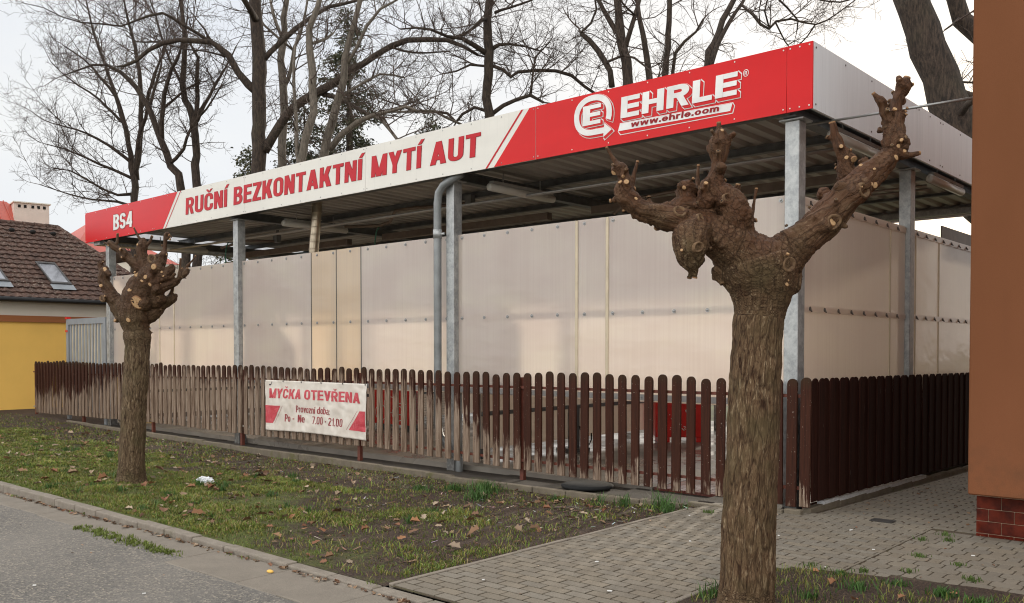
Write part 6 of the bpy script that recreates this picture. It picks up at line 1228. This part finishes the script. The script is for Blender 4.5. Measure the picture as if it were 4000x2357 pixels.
# ------------------------------------------------------------------ grass, leaves, litter
def greenness(x, y):
    k = noise.fractal((x * .55, y * .8, 4), 1.0, 2.0, 4) * .55 + .52
    strip = clamp((y + 1.75 + .35 * noise.noise((x * .8, 2, 2))) / .5)          # bare soil along the fence
    k -= .80 * strip * (1.0 if x > -14.5 else .6)
    if x > -5.2: k -= .40 * clamp((x + 5.2) / 2.6)
    k += .16 * clamp((-2.2 - y) / 1.6)
    return k
gr = MB(); rg = random.Random(5)
def blade(x, y, z, h, col, w=.0045, lean=.5):
    a = rg.uniform(0, 6.283); b_ = rg.uniform(0, 6.283); l = h * rg.uniform(.1, lean); wx, wy = math.cos(a) * w, math.sin(a) * w; dx, dy = math.cos(b_) * l, math.sin(b_) * l; i = len(gr.v)
    gr.v += [(x - wx, y - wy, z - .004), (x + wx, y + wy, z - .004), (x + dx * .45 + wx * .7, y + dy * .45 + wy * .7, z + h * .62), (x + dx * .45 - wx * .7, y + dy * .45 - wy * .7, z + h * .62), (x + dx, y + dy, z + h * .95)]
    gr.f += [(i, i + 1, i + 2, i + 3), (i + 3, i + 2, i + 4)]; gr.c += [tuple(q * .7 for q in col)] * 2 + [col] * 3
def gcol():
    t = rg.random()
    if t < .60: k = rg.uniform(.7, 1.3); return (.12 * k, .17 * k, .022 * k)
    if t < .84: k = rg.uniform(.7, 1.3); return (.24 * k, .215 * k, .04 * k)
    k = rg.uniform(.7, 1.3); return (.24 * k, .17 * k, .08 * k)
n = 0
while n < 190000:
    x = -21.8 + 20.7 * rg.random() ** .62; y = rg.uniform(-4.42, -.25); g = greenness(x, y)
    if rg.random() > max(.10, clamp((g - .20) * 2.3)): n += .12; continue
    z = lawn_z(x, y); cl_ = noise.noise((x * 2.3, y * 2.3, 8)) + .8 * noise.noise((x * 7, y * 7, 3))
    if cl_ < -.25 and rg.random() < .75: n += .3; continue
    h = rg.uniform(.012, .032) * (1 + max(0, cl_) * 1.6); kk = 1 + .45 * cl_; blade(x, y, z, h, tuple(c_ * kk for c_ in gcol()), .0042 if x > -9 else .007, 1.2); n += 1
def tuft(x, y, z, n_, h, r, col=None):
    for _ in range(n_):
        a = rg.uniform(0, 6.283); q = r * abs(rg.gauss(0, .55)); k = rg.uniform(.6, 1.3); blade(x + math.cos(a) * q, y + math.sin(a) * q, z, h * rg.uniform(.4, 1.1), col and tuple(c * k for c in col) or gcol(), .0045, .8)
G1 = (.055, .125, .020)
for _ in range(55):
    x = rg.uniform(-13, -1.4); y = rg.uniform(-4.3, -1.2)
    if greenness(x, y) > .30: tuft(x, y, lawn_z(x, y), rg.randint(18, 50), rg.uniform(.05, .11), rg.uniform(.05, .13), G1)
for x, y, n_, h, r in ((-3.55, -.85, 240, .16, .20), (-3.30, -1.25, 200, .12, .16), (-3.95, -.95, 140, .11, .2), (-4.3, -1.2, 120, .08, .22), (-2.6, -.75, 40, .09, .1), (-1.75, -.62, 60, .16, .12), (-1.35, -.5, 110, .20, .22), (-1.15, -.75, 90, .13, .15), (-2.0, -.7, 30, .16, .1), (-6.33, -2.92, 60, .13, .05)):
    tuft(x, y, lawn_z(x, y), n_, h, r, G1)
for _ in range(170):   # weeds between gutter slabs and road, and along the kerb
    x = rg.choice((rg.uniform(-5.0, -3.2), rg.uniform(-5.0, -3.2), rg.uniform(-12, -.6)))
    y = -4.885 + rg.gauss(0, .035) if -5.1 < x < -3.1 else rg.choice((-4.575, -4.44)) + rg.gauss(0, .015)
    tuft(x, y, road_z(x) if y < -4.5 else -.01, rg.randint(6, 20), rg.uniform(.015, .045), .05, (.15, .19, .03))
for _ in range(10000):  # the bed round the big pollard
    x = .68 + 4.6 * rg.random() ** 1.2; top = interp(x, [(.66, -2.42), (.78, -2.22), (1.0, -2.1), (1.3, -2.02), (2.0, -1.86), (6, -1.80)]); y = rg.uniform(max(-4.4, -4.1), top - .02); k = noise.fractal((x * 1.4, y * 1.4, 9), 1, 2, 3) * .6 + .5
    if rg.random() > clamp((k - .40) * 3): continue
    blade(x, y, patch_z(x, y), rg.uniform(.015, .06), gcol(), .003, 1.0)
for x, y, n_, h in ((.80, -3.25, 70, .13), (.86, -3.05, 50, .10), (1.3, -3.0, 60, .08), (1.45, -2.6, 90, .07), (1.9, -2.35, 110, .07), (2.15, -2.5, 90, .08), (1.6, -2.25, 60, .05), (1.2, -2.2, 50, .05), (2.5, -2.2, 80, .06)): tuft(x, y, patch_z(x, y), n_, h, .12, G1)
for x, y in ((1.30, -.20), (1.40, -.42), (1.22, -.55), (1.95, -.18), (2.0, -.1), (1.9, -1.7), (1.5, -1.75), (1.25, -1.95), (-.75, -.62), (.9, -2.05), (2.2, -.9), (1.7, -1.3), (1.4, -1.2)): tuft(x, y, .002, rg.randint(25, 70), .035, .06, (.09, .14, .025))
tag(gr.build('grass', M['blade']), 'short patchy grass with moss and bare soil between kerb and fence', kind='stuff')
lf = MB()
def leaf(x, y, z, s, col):
    a = rg.uniform(0, 6.283); u = Vector((math.cos(a), math.sin(a), rg.gauss(0, .25))).normalized(); w = Vector((-math.sin(a), math.cos(a), rg.gauss(0, .3))).normalized(); c = Vector((x, y, z + s * .12)); i = len(lf.v); cv = rg.uniform(.05, .35) * s; k = rg.uniform(.3, .5)
    P = [(-.5, 0, 0), (-.28, k * .8, cv), (-.05, k * .55, cv * .7), (.12, k, cv), (.26, k * .5, cv * .6), (.5, .05, 0), (.26, -k * .5, cv * .6), (.12, -k, cv), (-.05, -k * .55, cv * .7), (-.28, -k * .8, cv)]
    lf.v += [tuple(c)] + [tuple(c + u * p[0] * s + w * p[1] * s + Vector((0, 0, p[2]))) for p in P]; lf.f += [(i, i + 1 + j, i + 1 + (j + 1) % 10) for j in range(10)]; k2 = rg.uniform(.75, 1.2); lf.c += [tuple(q * k2 for q in col)] * 11
LC = [(.19, .10, .05), (.26, .16, .09), (.14, .075, .042), (.31, .22, .145), (.20, .085, .04), (.35, .27, .19), (.09, .055, .035)]
n = 0
while n < 1000:
    x = -20 + 18.8 * rg.random() ** .75; y = -4.40 + 4.1 * rg.random() ** .9
    if y > -2 and rg.random() < .35: y = rg.uniform(-1.7, -.3)
    leaf(x, y, lawn_z(x, y) + .008, rg.choice((.03, .04, .05, .05, .07, .09)) * rg.uniform(.8, 1.2), rg.choice(LC)); n += 1
for x, y, s in ((-4.35, -4.02, .16), (-7.55, -3.55, .13), (-6.75, -3.3, .12), (-5.2, -3.85, .10), (-6.2, -3.1, .11), (-2.6, -2.8, .10), (-2.1, -3.4, .09), (-5.75, -2.7, .10), (-3.0, -3.75, .09)): leaf(x, y, lawn_z(x, y) + .02, s, (.30, .14, .06))
for x, y, s in ((1.30, -2.62, .09), (1.05, -2.30, .05), (1.75, -2.65, .06), (1.35, -3.25, .07), (2.05, -2.75, .06), (1.95, -2.3, .05), (1.55, -2.9, .07), (.9, -3.6, .06)): leaf(x, y, patch_z(x, y) + .01, s, (.32, .15, .07))
for _ in range(90):
    x = rg.uniform(-9, -.6); y = rg.choice((-4.60, -4.62)) + rg.gauss(0, .02); leaf(x, y, road_z(x) + .004, rg.uniform(.02, .06), rg.choice(LC))
for _ in range(34): leaf(rg.uniform(-9, 0), rg.uniform(-7, -4.95), -.06, rg.uniform(.015, .04), rg.choice(LC))
for _ in range(70): x = rg.uniform(.1, 1.45); y = rg.uniform(.0, 3.4); leaf(x, y, pave_z(y) + .003, rg.uniform(.015, .05), rg.choice(LC[:3]))
for _ in range(45): leaf(rg.uniform(-.95, 2.2), rg.uniform(-4.2, -.05) if rg.random() < .5 else rg.uniform(-1.6, -.05), .004, rg.uniform(.012, .03), rg.choice(LC))
for _ in range(150):
    x = -16 + 14.6 * rg.random() ** .8; y = rg.uniform(-4.3, -.9)
    leaf(x, y, lawn_z(x, y) + .014, rg.uniform(.07, .14), rg.choice(((.24, .13, .065), (.30, .20, .12), (.17, .085, .045), (.34, .25, .17), (.26, .11, .05))))
for _ in range(420): x = rg.uniform(-12, -.4); leaf(x, -4.585 - abs(rg.gauss(0, .018)), road_z(x) + .006, rg.uniform(.015, .045), rg.choice(LC))
tag(lf.build('fallen_leaves', M['leaf']), 'curled brown leaves scattered over grass, soil and kerb', kind='stuff')
ch_ = MB()
for _ in range(2600):    # bark chips, twigs and small stones in the bare soil
    if rg.random() < .85: x = -17 + 15.9 * rg.random() ** .7; y = -.3 - 1.9 * rg.random() ** 1.4; z = lawn_z(x, y)
    else: x = rg.uniform(-4, -1.1); y = rg.uniform(-4, -.6); z = lawn_z(x, y)
    a = rg.uniform(0, 3.14); l = rg.choice((.012, .02, .03, .05)) * rg.uniform(.7, 1.5); w = rg.uniform(.004, .010); u = Vector((math.cos(a), math.sin(a), rg.gauss(0, .15))) * l; v = Vector((-math.sin(a), math.cos(a), 0)) * w; c = Vector((x, y, z + .006)); t = rg.random(); col = (.10, .06, .035) if t < .6 else ((.26, .17, .10) if t < .93 else (.55, .52, .47)); ch_.poly([c - u - v, c + u - v * .6, c + u + v * .6, c - u + v], tuple(q * rg.uniform(.7, 1.2) for q in col))
tag(ch_.build('bark_chips', M['leaf']), 'brown bark chips and bits of litter in the bare soil by the fence', kind='stuff')
for k, (x, y, l, a, lab) in enumerate(((-8.2, -1.35, .55, .5, 'dry grey twig leaning on the edging right of the small pollard'), (-2.2, -1.25, .5, .15, 'dry straw coloured stalk on the soil near the paved walk'))):
    b = MB(); z = lawn_z(x, y); b.tube([(x, y, z + .01), (x + .4 * l * math.cos(a), y + .4 * l * math.sin(a), z + .05), (x + l * math.cos(a), y + l * math.sin(a), z + .12 * (1 - k))], [.006, .005, .003], 5); b.tube([(x + .4 * l * math.cos(a), y + .4 * l * math.sin(a), z + .05), (x + .8 * l * math.cos(a + .4), y + .8 * l * math.sin(a + .4), z + .03)], [.004, .002], 5)
    tag(b.build('dry_twig', M['bark_grey'], None, True, (x, y, z)), lab, 'twig')
# white plastic bag
def crumple(loc, sx, sy, sz, mat, name, label, cat, seed):
    bm = bmesh.new(); bmesh.ops.create_icosphere(bm, subdivisions=4, radius=1)
    for v in bm.verts:
        p = v.co.copy(); f = 1 + .55 * (abs(noise.noise(p * 1.7 + Vector((seed, 0, 0)))) - .25) + .45 * (abs(noise.noise(p * 3.6 + Vector((0, seed, 0)))) - .2) + .18 * noise.noise(p * 8)
        v.co = Vector((p.x * f * sx, p.y * f * sy, max(-.01, p.z * f * sz)))
    me = bpy.data.meshes.new(name); bm.to_mesh(me); bm.free(); me.materials.append(M[mat]); o = bpy.data.objects.new(name, me); COL.objects.link(o); o.location = loc; tag(o, label, cat); return o
crumple((-6.62, -2.68, lawn_z(-6.62, -2.68) + .005), .15, .09, .065, 'bag', 'plastic_bag', 'crumpled white plastic bag lying on the grass right of the small pollard', 'plastic bag', 3.3)
crumple((-13.6, -3.2, lawn_z(-13.6, -3.2) + .01), .09, .07, .06, 'bag', 'paper_ball', 'small white crumpled paper ball on the grass at the far left', 'litter', 8.1)
for x, y, z, lab in ((-1.13, -4.05, .012, None), (-2.05, -4.72, .0, 'orange scrap lying on the gutter slabs'),):
    if lab: b = MB(); zz = road_z(x); b.sphere((x, y, zz + .012), .035, 8, 5, (1, .6, .35)); tag(b.build('orange_scrap', M['yellow_wall'], None, True, (x, y, zz)), lab, 'litter')
b = MB()
for x, y in ((-.62, -3.95), (-.35, -3.0), (.35, -2.35), (.25, -1.2), (-.8, -.9), (.62, -.55), (-.2, -1.9), (1.7, -.9), (1.05, -1.2), (.2, -3.6), (-3.0, -6.0), (-2.2, -5.6), (-1.05, -1.15), (-1.4, -.95), (1.0, -2.02), (-4.2, -3.2), (1.45, -3.05)):
    z = .004 if x > -1.0 else (lawn_z(x, y) + .01 if y > -4.4 else road_z(x)); a = rg.uniform(0, 3.14); u = Vector((math.cos(a), math.sin(a), 0)) * rg.uniform(.008, .018); v = Vector((-math.sin(a), math.cos(a), 0)) * .005; c = Vector((x, y, z)); b.prism([c - u - v, c + u - v, c + u + v, c - u + v], (0, 0, .006))
tag(recalc(b.build('paper_scraps', M['white_paint'])), 'tiny white paper scraps and cigarette ends on walk and soil', kind='stuff')
b = MB(); b.box(.57, .77, .02, .16, .003, .008); tag(b.build('drain_cover', M['dark_frame'], None, False, (.67, .09, 0)), 'small dark square drain cover set in the paved walk', 'drain cover')
